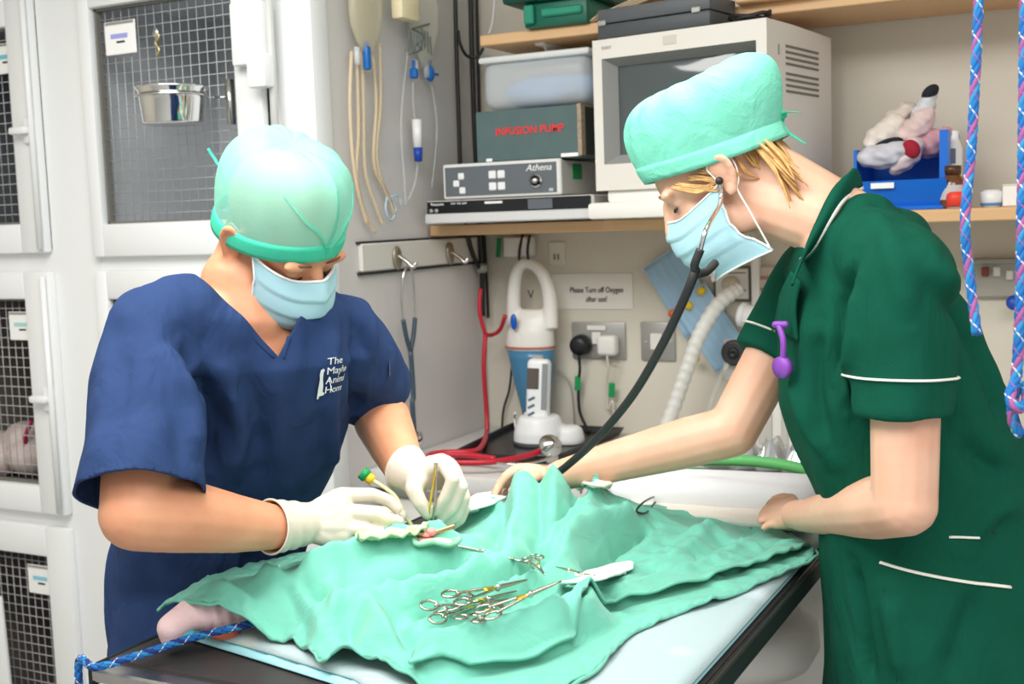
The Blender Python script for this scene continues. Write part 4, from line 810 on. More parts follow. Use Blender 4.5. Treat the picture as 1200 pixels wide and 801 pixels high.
# ------------------------------------------------------------------ green drape
DZ = TZ+.0245
ctl_px = [(187, 712, .978), (232, 708, .998), (264, 710, .998), (286, 722, .985), (330, 745, .958), (378, 772, .953), (410, 750, .985), (440, 763, .975), (465, 792, .957), (520, 805, .957), (640, 800, .955), (700, 780, .955), (740, 740, .957), (830, 700, .957), (950, 652, .957), (905, 615, .957), (870, 627, .96),
 (215, 695, .995), (300, 672, 1.0), (365, 648, 1.005), (430, 640, 1.008), (480, 640, 1.012), (540, 624, 1.015), (505, 634, 1.008),
 (575, 590, 1.05), (620, 562, 1.085), (680, 577, 1.06), (740, 592, 1.02), (790, 608, .985), (560, 650, 1.03), (620, 640, 1.02), (680, 640, 1.0), (740, 640, .985), (800, 650, .97),
 (560, 700, .985), (600, 690, .985), (640, 680, .985), (500, 690, 1.0), (420, 700, 1.0), (350, 710, .99), (520, 735, .975), (590, 740, .97), (660, 720, .968), (450, 745, .98)]
ctl = [(*xy(onz(*c)), c[2]) for c in ctl_px]+[(-.60, 2.03, .96), (-.75, 2.03, .965), (-.95, 1.9, .97), (-1.04, 1.7, .97), (-1.16, 1.52, .975), (-1.23, 1.35, .975), (-.87, 1.85, 1.02), (-1.0, 1.62, .99)]
ctl = np.array(ctl); cx, cz = ctl[:, :2], ctl[:, 2]
def phi(r): return np.where(r > 1e-9, r*r*np.log(r+1e-12), 0)
_n = len(cx); _A = np.zeros((_n+3, _n+3)); _d = np.linalg.norm(cx[:, None]-cx[None], axis=2); _A[:_n, :_n] = phi(_d)+np.eye(_n)*1e-4; _A[:_n, _n] = 1; _A[:_n, _n+1:] = cx; _A[_n, :_n] = 1; _A[_n+1:, :_n] = cx.T
_w = np.linalg.solve(_A, np.concatenate([cz, np.zeros(3)]))
def base_h(G):
    G = np.atleast_2d(G); r = np.linalg.norm(G[:, None]-cx[None], axis=2); return np.maximum(phi(r) @ _w[:_n]+_w[_n]+G @ _w[_n+1:], DZ-.002)
def surf(px, py, fun=base_h):
    z = .98
    for _ in range(14): p = onz(px, py, z); z = .5*z+.5*float(fun(np.array([[p.x, p.y]]))[0])
    return onz(px, py, z)
out_px = [(185, 713), (196, 705), (230, 706), (262, 708), (284, 721), (300, 735), (345, 752), (378, 772), (388, 764), (412, 752), (440, 765), (462, 790), (492, 803), (530, 812), (640, 815), (692, 790), (712, 768), (738, 740), (770, 727), (800, 714), (842, 700), (880, 686), (918, 669), (952, 654), (955, 645), (905, 612), (880, 621)]
outl = [xy(surf(*p)) for p in out_px]+[(-.60, 2.03), (-.76, 2.03), (-.96, 1.9), (-1.06, 1.68), (-1.17, 1.52), (-1.235, 1.36)]
# folds: (pixel polyline, kind, height, width)
FOLDS = [
 ([(335, 690), (400, 668), (470, 648), (545, 640)], 'r', .016, .020), ([(440, 688), (500, 668), (555, 652)], 'r', -.016, .013), ([(395, 720), (440, 700), (480, 690)], 'r', .008, .018),
 ([(480, 718), (560, 698), (610, 675), (640, 655)], 'r', -.020, .016), ([(470, 700), (540, 684), (600, 660), (632, 640)], 'r', .010, .016),
 ([(500, 735), (560, 718), (630, 688), (668, 655), (700, 600)], 'r', .012, .017),
 ([(632, 660), (660, 625), (705, 585)], 'r', .011, .009), ([(622, 655), (650, 620), (690, 582)], 'r', -.009, .011),
 ([(600, 590), (585, 615), (572, 648)], 'r', -.012, .012), ([(614, 580), (602, 610), (592, 655)], 'r', .007, .013), ([(634, 585), (632, 615), (622, 650)], 'r', -.008, .010), ([(648, 580), (650, 605), (640, 630)], 'r', .006, .010),
 ([(665, 585), (672, 592), (690, 590)], 'r', -.007, .010),
 ([(762, 612), (735, 630), (700, 655), (676, 668)], 'r', -.016, .010), ([(745, 605), (715, 622), (690, 640), (660, 662)], 'r', .013, .014),
 ([(840, 622), (815, 645), (780, 665), (745, 670)], 'r', .008, .018), ([(812, 655), (846, 672)], 'r', -.007, .006), ([(800, 640), (830, 632), (862, 640)], 'r', .006, .010),
 ([(900, 620), (860, 650), (800, 676), (720, 700)], 'r', .004, .012), ([(912, 640), (860, 672), (840, 680)], 'r', -.003, .006),
 ([(690, 720), (760, 704), (830, 690)], 'r', -.007, .012), ([(640, 742), (680, 722), (700, 712)], 'r', .008, .012), ([(665, 735), (672, 750), (700, 742)], 'r', -.008, .009),
 ([(480, 792), (560, 770), (640, 752), (690, 735), (690, 715)], 'r', .017, .016), ([(560, 792), (640, 772), (700, 748), (735, 735)], 'r', -.014, .012), ([(520, 770), (580, 752), (640, 735)], 'r', -.007, .014),
 ([(600, 735), (640, 722), (655, 730), (640, 745)], 'r', .005, .008),
 ([(250, 690), (285, 705), (300, 725)], 'r', .007, .010), ([(300, 680), (345, 700), (368, 735), (378, 768)], 'r', .010, .013), ([(325, 690), (350, 712), (362, 750)], 'r', -.009, .010), ([(380, 690), (395, 720), (385, 755)], 'r', .012, .014), ([(350, 690), (372, 705), (400, 700)], 'r', -.009, .010),
 ([(430, 710), (445, 740), (470, 775)], 'r', .012, .015), ([(455, 715), (475, 745), (490, 770)], 'r', -.009, .012), ([(405, 735), (420, 752), (445, 768)], 'r', -.006, .010),
 ([(500, 750), (540, 745), (580, 748)], 'r', -.006, .012), ([(410, 688), (425, 700), (440, 698)], 'r', -.008, .008)]
FP = [([np.array(xy(surf(*q))) for q in spline([(*p,) for p in pl], 5)], k, a, wd) for pl, k, a, wd in FOLDS]
_rs = np.random.RandomState(4); CRS = []
for _ in range(110):
    p_ = np.array([_rs.uniform(-1.2, -.45), _rs.uniform(1.15, 1.95)]); an_ = _rs.normal(.9, .7); ln_ = _rs.uniform(.03, .10); dd_ = np.array([math.cos(an_), math.sin(an_)])*ln_/2
    bend = np.array([-dd_[1], dd_[0]])*_rs.uniform(-.4, .4); CRS.append(([p_-dd_, p_+bend, p_+dd_], 'r', _rs.choice([-1, 1])*_rs.uniform(.0010, .0030), _rs.uniform(.004, .008)))
def drape_h(G, sd=None):
    G = np.atleast_2d(G); z = base_h(G)
    for pl, k, a, wd in FP+CRS:
        m_ = None
        for p0, p1 in zip(pl[:-1], pl[1:]):
            d = p1-p0; t_ = np.clip(((G-p0) @ d)/(d @ d+1e-12), 0, 1); e_ = np.linalg.norm(G-(p0+t_[:, None]*d), axis=1); m_ = e_ if m_ is None else np.minimum(m_, e_)
        en = np.minimum(np.linalg.norm(G-pl[0], axis=1), np.linalg.norm(G-pl[-1], axis=1))
        r_ = m_/wd; prof = np.exp(-r_**1.35) if a > 0 else np.exp(-r_**1.6)
        z = z+2.5*a*prof*np.clip(.2+en/(2.2*wd), 0, 1)
    x, y = G[:, 0], G[:, 1]
    z = z+.0022*np.sin(38*x+21*np.sin(9*y)+13*y)*np.sin(27*y-15*x+4*np.sin(22*x))+.0014*np.sin(95*x-40*y+3*np.sin(30*y))
    z = np.maximum(z, DZ)
    return z
def drape_final(G, sd):
    z = drape_h(G)
    h_ = .0018*np.exp(-((sd-.014)/.0025)**2)
    return z-h_+.0012*np.sin(G[:, 0]*260+G[:, 1]*210)*np.exp(-(sd/.012)**2)
DRAPE = mat('drape_green', (108, 190, 168), .75, bump=.2, bump_scale=900, sheen=.2, noise_amt=.03, noise_scale=6)
cloth(DRAPE, 16, .35, .015, (1, .7, 1)); translucent(DRAPE, .06, (120, 215, 190))
dm = sheet_over(outl, drape_final, .004)
sd_ = thing('surgical_drape', 'rumpled green cloth surgical drape covering the patient on the table', 'drape', (-.8, 1.55, DZ))
DTREE = bvh(dm)
link('drape_cloth', dm, DRAPE, sd_, smooth=True, thick=.003, fix=False)
MB().tube([V(p_[0], p_[1], float(drape_h(np.array([p_]))[0])-.001) for p_ in [tuple(q_) for q_ in spline([V(*o_, 0) for o_ in outl[:27]], 10)] for p_ in [np.array(p_[:2])]], .0026, 7).build('hem', DRAPE, sd_, smooth=True)
def onD(px, py, lift=0):
    d = Vector(ray(px, py)).normalized(); q = DTREE.ray_cast(Vector(CC), d)
    return (q[0] if q[0] is not None else surf(px, py, drape_h))+V(0, 0, lift)
def dz(x, y): return float(drape_h(np.array([[x, y]]))[0])
# folded-back edge lying on the drape along its lower right side
fl_px = [(478, 797), (520, 782), (570, 766), (630, 752), (672, 742), (690, 722), (740, 711), (800, 697), (870, 676), (925, 658), (951, 641), (906, 616), (880, 634), (830, 652), (760, 676), (700, 690), (655, 705), (610, 728), (560, 742), (510, 752), (484, 772)]
flo = [xy(surf(*p, drape_h)) for p in fl_px]; _lo = np.array(flo[:11])
def flap_h(G, sd):
    dl = poly_dist(np.column_stack([G, np.zeros(len(G))]), [np.array([*p, 0]) for p in flo[:11]]); du = poly_dist(np.column_stack([G, np.zeros(len(G))]), [np.array([*p, 0]) for p in flo[10:]])
    return drape_h(G)+.003+.014*np.exp(-(dl/.035)**2)*np.clip(du/.03, 0, 1)+.003*np.sin(G[:, 0]*70+G[:, 1]*30)*np.exp(-(dl/.05)**2)
fm_ = sheet_over(flo, flap_h, .004); DT2 = bvh(fm_)
link('folded_edge', fm_, DRAPE, sd_, smooth=True, thick=.004, fix=False)
_onD0 = onD
def onD(px, py, lift=0):
    q = DT2.ray_cast(Vector(CC), Vector(ray(px, py)).normalized()); o = _onD0(px, py, lift)
    return q[0]+V(0, 0, lift) if q[0] is not None and q[0].z+lift > o.z-.02 and q[3] < (o-Vector(CC)).length else o
# opening at the operation site
c = onD(508, 636); m = MB()
APE = mat('aperture_cloth', (136, 194, 160), .8, bump=.2, bump_scale=300)
ring = [c+V(.036*math.cos(a)*(1+.15*math.sin(3*a)), .016*math.sin(a)*(1+.2*math.sin(5*a)), .004+.003*math.sin(4*a)) for a in [2*PI*k/32 for k in range(32)]]
m.tube(ring, .0042, 8, closed=True); m.build('aperture_edge', APE, sd_, smooth=True)
pt = thing('patient', 'small patch of pink patient skin showing in the drape opening', 'animal', c-V(0, 0, .01)); m = MB(); m.ell(c+V(0, 0, .004), (.030, .013, .004)); b_ = m.build('skin', mat('patient_skin', (232, 178, 160), .5, sss=.1), pt, smooth=True)
m = MB(); m.ell(onD(506, 634)+V(0, 0, .014), (.008, .007, .006)); m.ell(onD(500, 635)+V(0, 0, .011), (.008, .006, .004)); m.build('tissue', mat('tissue_pink', (222, 140, 135), .35), pt, smooth=True)
for px, py in ((490, 637), (522, 633)): p = onD(px, py)+V(0, 0, .016); MB().box(p, (.03, .003, .006), Euler((0, .3 if px < 500 else -.3, .4)).to_matrix(), .001).build('retractor_edge', mat('gold_steel', (190, 160, 110), .3, .9), pt)
# pale crumpled swab cloth under the hands and white swab
def crumple(name, label, cat, pxs, wd, mt, lift, seed, group=None, th=.004, amp=1.0):
    random.seed(seed); pts = spline([onD(*p)+V(0, 0, lift) for p in pxs], 6); t = thing(name, label, cat, pts[0]-V(0, 0, lift), group); rows = []
    for i, p in enumerate(pts):
        d = (pts[min(i+1, len(pts)-1)]-pts[max(i-1, 0)]).normalized(); s_ = V(0, 0, 1).cross(d).normalized(); wv = wd*(.8+.2*amp*math.sin(i*1.7+seed))*min(1, .5+min(i, len(pts)-1-i)*.35)
        rows.append([p+s_*wv*u+V(0, 0, amp*(.007*math.sin(i*1.3+u*4+seed)*(1-u*u*.5)+.004*math.sin(i*2.9-u*7))) for u in np.linspace(-1, 1, 9)])
    MB().sheet(rows).build('cloth', mt, t, smooth=True, thick=th, sub=1, fix=False); return t
crumple('cream_swab', 'pale green crumpled swab tucked beside the operation site', 'swab', [(420, 640), (450, 636), (480, 633), (500, 628)], .022, mat('swab_green', (178, 206, 160), .85), .014, 2)
crumple('white_swab', 'bright white folded swab right of the gloved hand with forceps', 'swab', [(535, 620), (560, 604), (592, 588)], .036, mat('swab_white', (248, 248, 244), .85), .022, 5, None, .004, .5)
crumple('white_gauze', 'white gauze strip lying on the drape right of the instruments', 'gauze', [(668, 690), (690, 682), (715, 675), (742, 668)], .030, mat('gauze_white', (250, 250, 248), .9), .008, 9, None, .004, .25)
crumple('torn_gauze', 'small frayed gauze scrap at the far edge of the drape', 'gauze', [(680, 580), (695, 575), (712, 577)], .016, mat('gauze_cream', (244, 236, 222), .9), .012, 4)
# ------------------------------------------------------------------ wrapped paw and rope tie
p0 = onz(200, 735, .985); p1 = onz(292, 718, 1.0)
wp = thing('wrapped_limb', 'pale pink cloth wrapped limb sticking out from under the drape', 'animal limb', (p0.x, p0.y, TZ+.015))
m = MB(); a = onz(200, 735, .968); b_ = onz(222, 720, .976); c = onz(262, 717, .975); d = onz(300, 712, .974)
e_ = onz(345, 700, .972); m.chain([a+V(0, .0, -.012), a, b_, c, d, e_], [.016, .019, .022, .023, .022, .02])
me = remesh(m, .004, 4); P = getco(me); ax_ = np.array((d-b_).normalized()); s_ = (P-np.array(b_)) @ ax_; P += getno(me)*(.0022*np.sin(s_*380+40*P[:,2])*(np.abs(s_-.035)<.028)*np.clip((s_-.012)/.02, 0, 1))[:, None]; setco(me, P)
link('pink_wrap', me, mat('wrap_pink', (236, 204, 204), .9, bump=.25, bump_scale=350), wp, smooth=True)
m = MB(); q = c+V(.0, -.004, -.026); m.ell(q, (.028, .02, .010)); m.build('orange_lining', mat('lining_orange', (226, 120, 90), .8), wp, smooth=True)
m = MB(); q = onz(215, 742, .955); m.ell(q, (.018, .014, .008)); m.build('blue_edge', mat('edge_teal', (70, 185, 205), .7), wp, smooth=True)
# ropes: braided in blue, white, pink
def rope_mat(name, cols, sc):
    m = mat(name, cols[0], .8, bump=.3, bump_scale=600); return m
RB = [mat('rope_blue', (20, 100, 170), .8), mat('rope_navy', (30, 48, 120), .8), mat('rope_cream', (205, 205, 205), .8), mat('rope_pink', (150, 84, 140), .8), mat('rope_sky', (38, 128, 185), .8)]
def rope(name, label, pts, r, cat, strands=(0, 4, 3, 2), pitch=.03, group=None):
    t = thing(name, label, cat, pts[-1], group); P = spline(pts, 14); L = [0]
    for a, b in zip(P[:-1], P[1:]): L.append(L[-1]+(b-a).length)
    n = max(30, int(L[-1]/pitch*12)); Q = []; j = 0
    for k in range(n+1):
        s_ = L[-1]*k/n
        while j < len(L)-2 and L[j+1] < s_: j += 1
        u = (s_-L[j])/max(L[j+1]-L[j], 1e-9); Q.append(P[j].lerp(P[j+1], min(max(u, 0), 1)))
    N = len(strands); pa = None; fr = []
    for i in range(len(Q)):
        d = (Q[min(i+1, n)]-Q[max(i-1, 0)]).normalized()
        a = frame(d)[0] if pa is None else (pa-d*pa.dot(d)).normalized(); pa = a; fr.append((a, d.cross(a)))
    for s_ in range(N):
        sg = 1
        pth = []
        for i, p in enumerate(Q):
            an = sg*2*PI*(L[-1]*i/n)/pitch+2*PI*s_/N; rr = r*.55; pth.append(p+fr[i][0]*math.cos(an)*rr+fr[i][1]*math.sin(an)*rr)
        MB().tube(pth, r*.56, 7).build('strand', RB[strands[s_]], t, smooth=True)
    for s_, cc in ((0, 2), (1, 3 if 3 in strands else 1)):
        pth = []
        for i, p in enumerate(Q):
            an = -2*PI*(L[-1]*i/n)/(pitch*.8)+PI*s_; pth.append(p+(fr[i][0]*math.cos(an)+fr[i][1]*math.sin(an))*r*.93)
        MB().tube(pth, r*.18, 5).build('fleck_strand', RB[cc], t, smooth=True)
    return t
cr_ = V(TX0-.006, TY0-.004, TZ+.006)
rope('tie_rope', 'blue braided rope tied from the wrapped limb to the table corner', [onz(300, 729, .966), onz(283, 733, .966), onz(225, 747, .958), onz(160, 768, .948), onz(112, 781, .940), cr_+V(-.006, .0, .004), cr_+V(-.010, -.002, -.03), cr_+V(-.006, -.006, -.12), cr_+V(-.004, -.004, -.3)], .0050, 'rope', (0, 4, 1, 0), .04)
# hanging ropes in front of the nurse
q = lambda x, y, d: dep(x, y, d)
rope('hanging_rope', 'blue and pink braided rope hanging free in front of the nurse shoulder', [q(1150, -60, 1.32), q(1147, 0, 1.32), q(1143, 90, 1.32), q(1138, 180, 1.32), q(1131, 260, 1.31), q(1136, 320, 1.31), q(1145, 392, 1.30)], .0052, 'rope', (0, 4, 3, 0), .050)
rope('looped_rope', 'blue and pink braided rope with knotted loop at the right edge', [q(1202, -60, 1.3), q(1200, 120, 1.3), q(1198, 250, 1.3), q(1196, 360, 1.3), q(1191, 440, 1.3), q(1184, 462, 1.29), q(1190, 478, 1.28), q(1203, 472, 1.29), q(1201, 452, 1.31), q(1189, 460, 1.31), q(1187, 490, 1.3), q(1196, 510, 1.3)], .0058, 'rope', (0, 4, 3, 0), .050)
# ------------------------------------------------------------------ instruments
INS = mat('instrument_steel', (186, 180, 166), .22, 1); GOLD = mat('instrument_gold', (226, 196, 70), .3, .9)
def hemostat_proto():
    r = thing('artery_forceps', '-', 'forceps', (0, 0, 0))
    for s in (-1, 1):
        m = MB(); m.tube(spline([V(.075*1, s*.0008, 0), V(.10, s*.0006, 0), V(.128, s*.0004, 0)], 4), [.0030, .0030, .0029, .0027, .0025, .0022, .0018, .0014, .0010], 8)
        m.tube(spline([V(.078, -s*.001, .0006*s), V(.055, s*.004, .0006*s), V(.03, s*.0085, 0), V(.016, s*.0105, 0)], 5), .0021, 8)
        m.tube([V(.0085+.0125*math.cos(a), s*.0125+.0085*math.sin(a), 0) for a in [2*PI*k/20 for k in range(20)]], .0018, 7, closed=True)
        m.build('arm', INS, r, smooth=True)
    MB().box((.03, 0, 0), (.006, .012, .002), None, .0005).build('ratchet', INS, r)
    MB().cyl((.0765, 0, -.004), (.0765, 0, .004), .0032, n=12).build('pivot_screw', CHROME, r, smooth=True)
    MB().box((.062, .0, .0), (.016, .0075, .0062), None, .002).build('gold_band', GOLD, r)
    return r
proto = hemostat_proto(); used = [False]
def copy_tree(o, parent=None):
    c = o.copy(); COL.objects.link(c); c.parent = parent
    for ch in o.children: copy_tree(ch, c)
    return c
def place_ins(pa, pb, label, lift=.006, roll=0, group='artery forceps on the drape', scale=1):
    A = onD(*pa)+V(0, 0, lift); B = onD(*pb)+V(0, 0, lift)
    o = proto if not used[0] else copy_tree(proto); used[0] = True
    x = (B-A).normalized(); y = V(0, 0, 1).cross(x).normalized(); z = x.cross(y); M = Matrix((x, y, z)).transposed() @ Euler((roll, 0, 0)).to_matrix()
    o.rotation_euler = M.to_euler(); o.location = A; o.scale = (scale,)*3; o['label'] = label; o['category'] = 'forceps'; o['group'] = group; return o
place_ins((612, 668), (535, 650), 'artery forceps with open rings clipped to the fold tip', .014, .15, scale=.78)
place_ins((690, 683), (626, 667), 'artery forceps pointing away from the white gauze', .012, .3, scale=.62)
place_ins((618, 668), (640, 709), 'left one of the two crossed forceps below the gauze', .02, .2, scale=.75)
place_ins((624, 674), (650, 712), 'right one of the two crossed forceps below the gauze', .026, .1, scale=.75)
place_ins((530, 721), (645, 690), 'topmost artery forceps of the instrument pile', .022, .2, scale=1.05)
place_ins((502, 732), (606, 714), 'longest artery forceps lying across the instrument pile', .016, .5, scale=1.0)
place_ins((520, 728), (630, 697), 'artery forceps in the middle of the instrument pile', .014, -.3, scale=1.0)
place_ins((548, 744), (632, 705), 'lowest artery forceps of the instrument pile', .019, .05, scale=.95)
place_ins((566, 738), (650, 702), 'rightmost artery forceps of the instrument pile', .020, .1, scale=.92)
# ------------------------------------------------------------------ far end of the table: bolster, tubing, lead
p0, p1 = onz(735, 592, .975), onz(925, 606, .97)
bo = thing('white_bolster', 'white padded bolster at the far end of the table', 'cushion', (p0+p1)/2-V(0, 0, .03)); m = MB()
a, b_ = V(-.83, 2.035, .985), V(-.50, 2.06, .985); m.chain([a, (a+b_)/2+V(0, 0, .004), b_], [.030, .034, .030]); m.chain([a+V(.04, .035, .022), b_+V(0, .03, .02)], [.022, .026])
link('bolster_body', remesh(m, .007, 4), mat('bolster', (240, 240, 243), .7), bo, smooth=True)
m = MB(); m.box((a+b_)/2+V(.02, -.045, -.018), (.34, .09, .018), None, .008, 2); m.build('flap', mat('bolster_cream', (240, 232, 222), .7), bo, auto=AU)
cable('green_hose', 'bright green rubber hose running behind the white bolster', [V(-.80, 2.12, 1.02), V(-.70, 2.13, 1.035), V(-.58, 2.14, 1.035), V(-.47, 2.13, 1.018), V(-.42, 2.12, .985)], .0105, mat('hose_green', (110, 205, 120), .5), 10, 'hose')
t = thing('sensor_clip', 'small black sensor clip with thin lead on the far drape edge', 'sensor', onz(772, 588, 1.0)); p = onD(770, 590, .016); MB().box(p, (.02, .014, .012), Euler((0, .3, .5)).to_matrix(), .003).build('clip_body', BLACK, t)
MB().tube(spline([p, onD(755, 596, .012), onD(746, 604, .008), onD(757, 606, .008), onD(768, 596, .012)], 6), .0018, 6).build('lead', BLACK, t, smooth=True); MB().tube(spline([p+V(.006, .004, 0), p+V(.03, .02, .006), p+V(.06, .01, .006), p+V(.05, -.012, .004), p+V(.02, -.004, .004)], 6), .0016, 6).build('wire_loop', mat('wire_grey', (110, 112, 115), .4), t, smooth=True)
p = V(-.80, 2.06, .975); t = thing('dark_cloth', 'dark navy cloth lying under the far forearm', 'cloth', (p.x, p.y, TZ)); m = MB()
for k in range(5): m.ell(p+V(-.08+.035*k, .0+.006*math.sin(k*2), -.012), (.04, .035, .014))
link('cloth', remesh(m, .005, 3), mat('cloth_navy', (48, 62, 88), .85), t, smooth=True)
# ------------------------------------------------------------------ people
def skin_mat(name, rgb, tone):
    m = mat(name, rgb, .5, sss=.12, bump=.08, bump_scale=500); nt = m.node_tree; b = nt.nodes['Principled BSDF']; tc = nt.nodes.new('ShaderNodeTexCoord')
    n = nt.nodes.new('ShaderNodeTexNoise'); n.inputs['Scale'].default_value = 14; n.inputs['Detail'].default_value = 6; nt.links.new(tc.outputs['Object'], n.inputs['Vector'])
    cr = nt.nodes.new('ShaderNodeValToRGB'); cr.color_ramp.elements[0].position = .32; cr.color_ramp.elements[1].position = .7
    cr.color_ramp.elements[0].color = (*s2l([v/255 for v in rgb]), 1); cr.color_ramp.elements[1].color = (*s2l([v/255 for v in tone]), 1); nt.links.new(n.outputs['Fac'], cr.inputs[0]); nt.links.new(cr.outputs[0], b.inputs['Base Color']); return m
SKM = skin_mat('skin_man', (220, 160, 124), (208, 142, 108)); SKW = skin_mat('skin_woman', (232, 188, 162), (224, 170, 142))
cloth_later = None
LATEX = mat('latex_glove', (220, 206, 190), .42, sss=.08, bump=.1, bump_scale=250)
NAVY = mat('scrub_navy', (42, 62, 102), .85, bump=.25, bump_scale=700, spec=.15, noise_amt=.05, noise_scale=10)
UNI = mat('uniform_green', (14, 80, 62), .85, bump=.25, bump_scale=700, spec=.12, noise_amt=.05, noise_scale=10)
MASKM = mat('mask_pale_blue', (172, 214, 226), .75, bump=.12, bump_scale=600); MASKW = mat('mask_white', (240, 243, 244), .75); ELAST = mat('elastic_white', (246, 246, 244), .7)
cloth(NAVY, 14, .5, .02); cloth(UNI, 14, .5, .02)
class Head:
    """head frame: x left, y forward, z up; origin between the ear canals"""
    def __init__(s, O, heading, pitch, roll=0, scale=1):
        h = Vector((heading[0], heading[1], 0)).normalized(); l = V(-h.y, h.x, 0); u = V(0, 0, 1)
        fw = h*math.cos(pitch)-u*math.sin(pitch); up = u*math.cos(pitch)+h*math.sin(pitch)
        l2 = l*math.cos(roll)+up*math.sin(roll); up2 = up*math.cos(roll)-l*math.sin(roll)
        s.O = Vector(O); s.M = Matrix((l2, fw, up2)).transposed(); s.k = scale
    def __call__(s, x, y, z): return s.O+s.M @ V(x, y, z)*s.k
def head_prims(m, H, fem=False):
    k = H.k; M = H.M
    E = lambda c, a, rot=None: m.ell(H(*c), tuple(v*k for v in a), M @ rot if rot is not None else M, 20, 14)
    E((0, -.008, .052), (.074, .097, .082)); E((0, .03, .035), (.066, .066, .07))          # skull, brow area
    E((0, .052, -.035), (.054, .048, .066)); E((0, .062, -.078), (.036, .040, .038)); E((0, .083, -.104), (.019, .017, .017))   # cheeks, jaw, chin
    for s in (-1, 1):
        E((s*.036, .060, -.022), (.020, .018, .020)); E((s*.046, .02, -.064), (.016, .05, .026), Euler((.5, 0, 0)).to_matrix())     # cheekbones, jaw angle
        E((s*.033, .086, .025), (.026, .012, .010)); E((s*.031, .078, .006), (.014, .011, .009))                                     # brow ridge, closed lid
    m.chain([H(0, .094, .012), H(0, .108, -.018), H(0, .114, -.030)], [.010*k, .0115*k, .0125*k]); 
    for s in (-1, 1): E((s*.011, .100, -.034), (.009, .010, .008))
    E((0, .095, -.062), (.022, .010, .008)); E((0, .094, -.074), (.019, .010, .007))
def ear_prims(m, H, s):
    k = H.k; M = H.M
    pts = [H(s*.073, .004, -.014), H(s*.078, -.002, -.028), H(s*.082, -.012, -.018), H(s*.088, -.020, .004), H(s*.090, -.018, .024), H(s*.086, -.006, .032), H(s*.080, .006, .026), H(s*.076, .009, .010)]
    pts = spline(pts, 4); m.tube(pts, [.0055*k]*len(pts), 8)
    m.ell(H(s*.078, -.006, .004), (.006*k, .015*k, .026*k), M @ Euler((0, s*.25, 0)).to_matrix()); m.ell(H(s*.078, .0, -.024), (.0055*k, .007*k, .009*k), M); m.ell(H(s*.078, .009, -.002), (.005*k, .004*k, .006*k), M)
def hand_prims(m, wrist, mcps, fingers, thumb, r=.0092, palm_r=.0125):
    """fingers: for each of four, the points after its knuckle; all Vectors"""
    for i, (k_, f_) in enumerate(zip(mcps, fingers)):
        rr = r*(.86 if i == 3 else (1.0 if i else .98))
        m.chain([wrist.lerp(k_, .12), wrist.lerp(k_, .6), k_], [palm_r*1.25, palm_r*1.1, rr*1.22])
        n_ = len(f_); m.chain([k_]+list(f_), [rr*1.15]+[rr*(1.04-.22*(q_+1)/n_) for q_ in range(n_)])
    for a, b in zip(mcps[:-1], mcps[1:]): m.capsule(wrist.lerp((a+b)/2, .45), (a+b)/2.0*1.0, palm_r*1.05, palm_r*.85)
    n_ = len(thumb); m.chain([wrist.lerp(mcps[0], .2)]+list(thumb), [palm_r*1.2]+[r*(1.35-.4*(q_+1)/n_) for q_ in range(n_)])
def ellring(c, ax, ay, n=28, p=2.4):
    out = []
    for k in range(n):
        a = 2*PI*k/n; ca, sa = math.cos(a), math.sin(a); out.append(Vector(c)+ax*(abs(ca)**(2/p)*(1 if ca > 0 else -1))+ay*(abs(sa)**(2/p)*(1 if sa > 0 else -1)))
    return out
def torso_loft(m, secs, lat, n=28):
    """secs: (centre, half width, half depth, front dir)"""
    m.loft([ellring(c, lat*w_, f_*d_, n) for c, w_, d_, f_ in secs])
def wrinkle(me, amp, seed, fr=(40, 30)):
    P = getco(me); N = getno(me); o = Vector((seed*3.1, seed*1.7, seed))
    D = np.array([noise.noise(Vector((p[0]*fr[0]*.3, p[1]*fr[0]*.3, p[2]*fr[1]*.22))+o)+.5*noise.noise(Vector((p[0]*fr[0], p[1]*fr[0], p[2]*fr[1]*.6))+o) for p in P])
    setco(me, P+N*(D*amp)[:, None])
def cut(me, tests, inside):
    """cut the cloth along planes and remove what `inside` selects. tests: (plane point, normal, selector of faces)"""
    bm = bmesh.new(); bm.from_mesh(me)
    for co, no, sel in tests:
        fs = [f for f in bm.faces if sel(f.calc_center_median())]; g = set(fs)
        for f in fs: g.update(f.edges); g.update(f.verts)
        bmesh.ops.bisect_plane(bm, geom=list(g), dist=1e-6, plane_co=co, plane_no=no)
    bmesh.ops.delete(bm, geom=[f for f in bm.faces if inside(f.calc_center_median())], context='FACES')
    r = bpy.data.meshes.new('cut'); bm.to_mesh(r); bm.free(); return r
def surf_line(tree, pxs, lift, n=6):
    out = []
    for p in spline([(*p,) for p in pxs], n):
        q = hit(tree, p[0], p[1], lift)
        if q is not None: out.append(q)
    ok = out[:1]
    for q in out[1:]:
        if (q-ok[-1]).length < .09: ok.append(q)
    return ok
